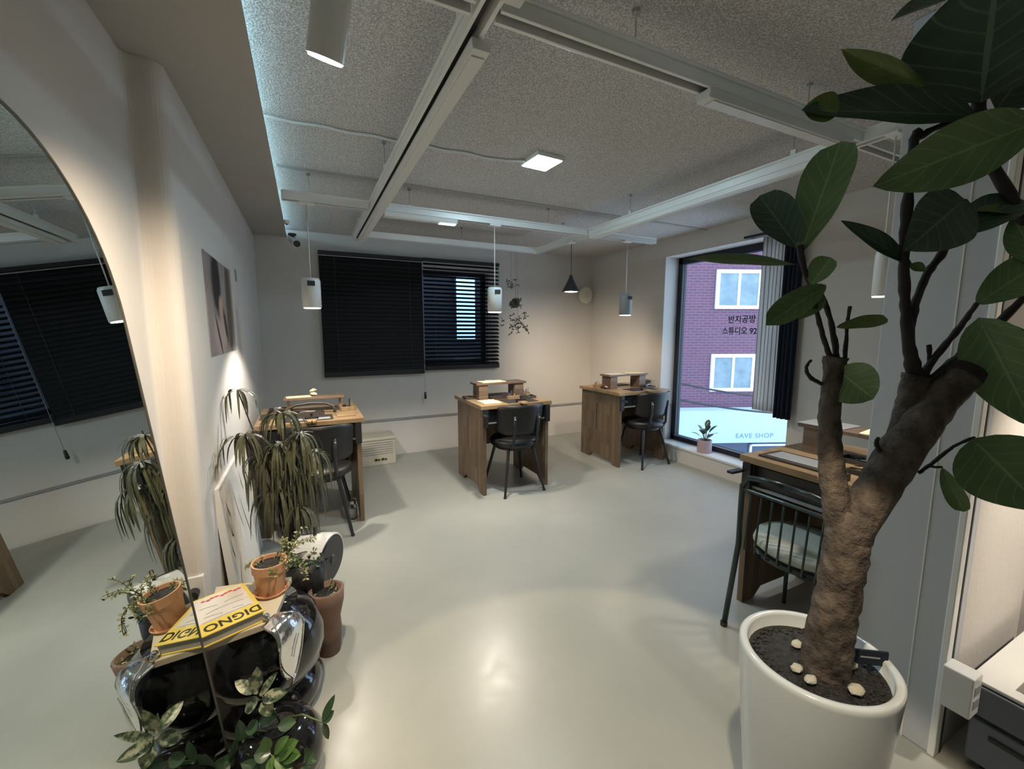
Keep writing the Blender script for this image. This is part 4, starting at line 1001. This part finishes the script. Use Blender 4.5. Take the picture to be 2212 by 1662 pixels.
# depth of the trunk base plane
random.seed(6)
path([(1770, 1500, 1.12), (1786, 1420, 1.115), (1800, 1330, 1.10), (1822, 1220, 1.085), (1832, 1150, 1.075), (1850, 1105, 1.07)], [.060, .055, .051, .048, .049, .044], 'trunk', 'bark', 24, .0026)
path([(1826, 1180, 1.08), (1806, 1080, 1.08), (1794, 980, 1.08), (1792, 890, 1.075), (1800, 812, 1.07), (1805, 772, 1.07)], [.038, .031, .027, .024, .022, .028], 'branch', 'bark', 16, .0018)
path([(1835, 1160, 1.075), (1878, 1085, 1.06), (1940, 985, 1.05), (2000, 900, 1.04), (2052, 840, 1.035), (2085, 806, 1.03)], [.044, .045, .046, .041, .038, .037], 'branch', 'bark', 22, .0024)
path([(1930, 1010, 1.055), (1948, 930, 1.065), (1965, 860, 1.065), (1980, 812, 1.065)], [.031, .027, .025, .030], 'branch', 'bark', 14, .0012)
path([(2079, 812, 1.03), (2093, 797, 1.028)], [.039, .036], 'cut_stub', 'twig', 16)
TW = [  # thin dark twigs
 ([(1800, 785, 1.07), (1782, 740, 1.07), (1768, 690, 1.07), (1750, 620, 1.06), (1735, 575, 1.05), (1728, 530, 1.05)], [.008, .006, .006, .006, .007, .008]),
 ([(1808, 780, 1.07), (1798, 710, 1.08), (1780, 650, 1.08), (1757, 610, 1.07)], [.008, .006, .006, .005]),
 ([(1826, 775, 1.07), (1829, 710, 1.07), (1836, 662, 1.07)], [.005, .004, .004]),
 ([(1775, 830, 1.07), (1750, 815, 1.06), (1741, 795, 1.06), (1752, 778, 1.06)], [.005, .005, .004, .003]),
 ([(1980, 820, 1.065), (1966, 760, 1.06), (1956, 660, 1.05), (1953, 560, 1.04), (1960, 440, 1.02), (1975, 300, 1.0), (1990, 285, .99)], [.020, .013, .011, .010, .011, .009, .006]),
 ([(1962, 730, 1.06), (1976, 660, 1.05), (2005, 590, 1.04), (2040, 540, 1.03), (2060, 480, 1.02)], [.011, .010, .009, .009, .006]),
 ([(1990, 815, 1.065), (2030, 760, 1.05), (2075, 705, 1.04), (2110, 655, 1.03)], [.010, .008, .007, .005]),
 ([(2010, 825, 1.05), (2070, 775, 1.04), (2140, 715, 1.02), (2215, 640, 1.0)], [.013, .012, .010, .008]),
 ([(2000, 820, 1.06), (2008, 780, 1.06), (2006, 745, 1.06)], [.006, .005, .005]),
 ([(1985, 1022, 1.05), (2025, 992, 1.05), (2060, 965, 1.04), (2105, 945, 1.03)], [.005, .004, .004, .003]),
 ([(2005, 1008, 1.05), (2035, 1010, 1.045)], [.003, .003]),
 ([(1905, 980, 1.05), (1893, 960, 1.05), (1897, 945, 1.05)], [.006, .005, .004]),
 ([(2095, 310, 1.0), (2108, 260, .99), (2118, 200, .98), (2135, 60, .97), (2140, -60, .96)], [.014, .015, .014, .010, .008]),
 ([(2105, 300, 1.0), (2180, 420, 1.01), (2260, 560, 1.0)], [.014, .012, .012]),
 ([(1978, 300, 1.0), (2040, 270, .99), (2108, 262, .985)], [.008, .007, .007])]
for pts_, rd_ in TW: path(pts_, rd_, 'twig', 'twig', 10, .0008)
tc = (CAM-(fo+Vector((0, 0, 1.5)))).normalized(); UP = Vector((0, 0, 1))
SD = tc.cross(UP).normalized()
# base(px,py), tip(px,py), width px, depths base/tip, material, facing (a: tilt up, b: tilt side), shape, curl, fold
LV = [
 ((2118, 222), (2160, -90), 262, .97, .88, 'leaf_dark', .15, .1, 'ov', -.05, .12),
 ((2100, -20), (1926, 44), 52, .96, .96, 'leaf_dark', .9, 0, 'lan', 0, .25),
 ((2003, 186), (1815, 108), 44, .98, 1.02, 'leaf_yellow', -1.0, 0, 'lan', -.03, .3),
 ((2108, 250), (1735, 232), 96, .98, 1.02, 'leaf_dark', .5, 0, 'ov', -.02, .2),
 ((1812, 242), (1736, 232), 60, 1.01, 1.03, 'leaf_yellow', .3, .2, 'ov', -.1, .2),
 ((2245, 262), (1880, 405), 128, .95, 1.0, 'leaf_mid', -.3, .0, 'ov', .02, .1),
 ((1728, 550), (1818, 310), 124, 1.05, 1.05, 'leaf_mid', .0, .3, 'ob', .03, .12),
 ((1724, 535), (1640, 424), 100, 1.06, 1.10, 'leaf_dark', .3, -.3, 'ob', .02, .15),
 ((1722, 572), (1484, 552), 40, 1.05, 1.08, 'leaf_mid', 1.2, 0, 'lan', -.04, .1),
 ((1750, 616), (1795, 556), 58, 1.05, 1.02, 'leaf_mid', .2, .2, 'ob', 0, .2),
 ((1784, 615), (1658, 700), 66, 1.06, 1.03, 'leaf_mid', .2, -.1, 'ob', -.04, .35),
 ((1780, 640), (1725, 690), 34, 1.07, 1.07, 'leaf_mid', .2, 0, 'ov', 0, .2),
 ((1806, 708), (1918, 692), 36, 1.07, 1.03, 'leaf_yellow', .9, 0, 'ob', .02, .15),
 ((1810, 800), (1886, 862), 92, 1.06, 1.0, 'leaf_mid', .1, .2, 'rd', -.05, .12),
 ((1972, 576), (1820, 474), 38, 1.04, 1.06, 'leaf_dark', .6, -.2, 'lan', -.03, .2),
 ((1965, 572), (2000, 586), 20, 1.04, 1.02, 'leaf_yellow', .6, 0, 'ov', 0, .2),
 ((2085, 430), (1962, 538), 128, 1.02, .99, 'leaf_dark', .1, -.4, 'ov', -.05, .15),
 ((2045, 515), (2208, 424), 92, 1.03, 1.0, 'leaf_dark', .5, .1, 'ob', -.05, .15),
 ((2240, 462), (2098, 455), 32, 1.0, 1.02, 'leaf_yellow', 1.0, 0, 'lan', 0, .2),
 ((2245, 570), (2188, 470), 64, .98, 1.02, 'leaf_mid', .1, .2, 'ov', 0, .2),
 ((2108, 658), (2250, 566), 92, 1.03, .99, 'leaf_mid', .3, 0, 'ob', .03, .12),
 ((2114, 686), (2235, 925), 118, 1.02, .95, 'leaf_mid', .0, .2, 'ov', -.03, .22),
 ((2132, 716), (2104, 812), 66, 1.03, 1.05, 'leaf_yellow', .0, -.3, 'ov', 0, .2),
 ((2165, 700), (2260, 820), 60, 1.0, .98, 'leaf_dark', .2, .5, 'ov', 0, .2),
 ((2100, 948), (2260, 1105), 150, 1.03, .93, 'leaf_mid', .3, -.1, 'ov', .0, .1),
 ((2035, 1010), (2082, 1108), 44, 1.04, 1.02, 'leaf_mid', .1, .3, 'ob', -.05, .15),
 ((2150, 240), (2260, 90), 120, .98, .95, 'leaf_dark', .2, -.5, 'ov', -.02, .15)]
random.seed(14)
for (b_, t_, wpx, d0, d1, mm, up_, sd_, shp, cu_, fo_) in LV:
    p0, p1 = at(*b_, d0)-fo, at(*t_, d1)-fo
    o = MB().leaf(p0, p1, wpx*d0/FPX*(1.0+.25*min(1, abs(up_))), tc+UP*up_+SD*sd_, shp, 0, fo_, cu_, .018, nu=8, nv=16).build('leaf', mm, fg, smooth=True)
# petiole stubs
for (b_, t_, wpx, d0, *_r_) in LV[:8]:
    pass
random.seed(40)
for (px_, py_, d_, r_) in ((1722, 1392, 1.10, .013), (1722, 1444, 1.09, .013), (1750, 1468, 1.07, .013), (1838, 1434, 1.06, .015), (1850, 1490, 1.02, .016)):
    dvec = at(px_, py_, 1)-CAM; k = (.528-H)/dvec.z; p = CAM+dvec*k
    o = MB().ico((0, 0, 0), r_*1.15, 2, (1.2, .9, .6), .12).build('pebble', 'stone'); o.location = p; 
    lab = {1392: 'cream pebble on the planter soil farthest from the camera', 1444: 'cream pebble at the left of the planter soil, lower one', 1468: 'cream pebble just left below the fig trunk', 1434: 'cream pebble right of the fig trunk', 1490: 'long cream pebble nearest the planter front rim'}[py_]
    tag(o, lab, 'pebble', 'pebbles on the fig soil')
# plant sign on the rim
def onz(px, py, Z_): d = at(px, py, 1)-CAM; return CAM+d*((Z_-H)/d.z)
t = thing('plant_sign', 'small dark blue sign stuck in the planter at its right rim', 'sign', (1.287, .496, .515), R(-35))
MB().box(-.040, .040, -.003, .003, .018, .058).build('plate', 'curtain', t, bevel=.001); MB().box(-.004, .004, -.002, .002, -.015, .018).build('stake', 'curtain', t)
MB().box(-.026, .020, -.0042, -.0031, .038, .042).build('print', 'rawback', t)

# ================================================================== RIGHT EDGE: SOCKET BOX, CABINET, TRAY
t = thing('socket_box', 'grey surface-mounted socket box on the near right partition corner', 'socket', (XP-.006, .462, .285))
MB().box(-.03, .035, -.036, .036, -.068, .068).build('box', 'white', t, bevel=.004)
MB().box(-.018, .022, -.0375, -.0361, .008, .038).box(-.018, .022, -.0375, -.0361, -.038, -.008).build('outlets', 'rawback', t)
t = thing('grey_cabinet', 'dark grey cabinet with a recessed handle at the lower right', 'cabinet', (1.86, .15, 0))
MB().box(0, .55, -.36, .30, .03, .300).build('body', 'cabinet', t, bevel=.004)
MB().box(.03, .52, -.33, .27, 0, .03).build('plinth', 'black', t)
MB().box(-.018, -.0004, -.355, .295, .04, .185).build('door', 'cabinet', t, bevel=.004)
MB().box(-.024, -.0185, -.10, .25, .140, .155).build('handle', 'dark', t, bevel=.002)
MB().box(-.018, -.0004, -.355, .295, .20, .297).build('drawer_front', 'cabinet', t, bevel=.004)
MB().box(-.01, .56, -.365, .31, .300, .312).build('top', 'white', t, bevel=.003)
t = thing('white_tray', 'shallow cream tray on top of the grey cabinet', 'tray', (2.02, .27, .312))
MB().box(-.11, .11, -.15, .08, 0, .006).box(-.12, -.11, -.15, .08, .0, .035).box(.11, .12, -.15, .08, 0, .035).box(-.12, .12, .08, .09, 0, .035).box(-.12, .12, -.16, -.15, 0, .035).build('tray', 'cream', t, bevel=.003)
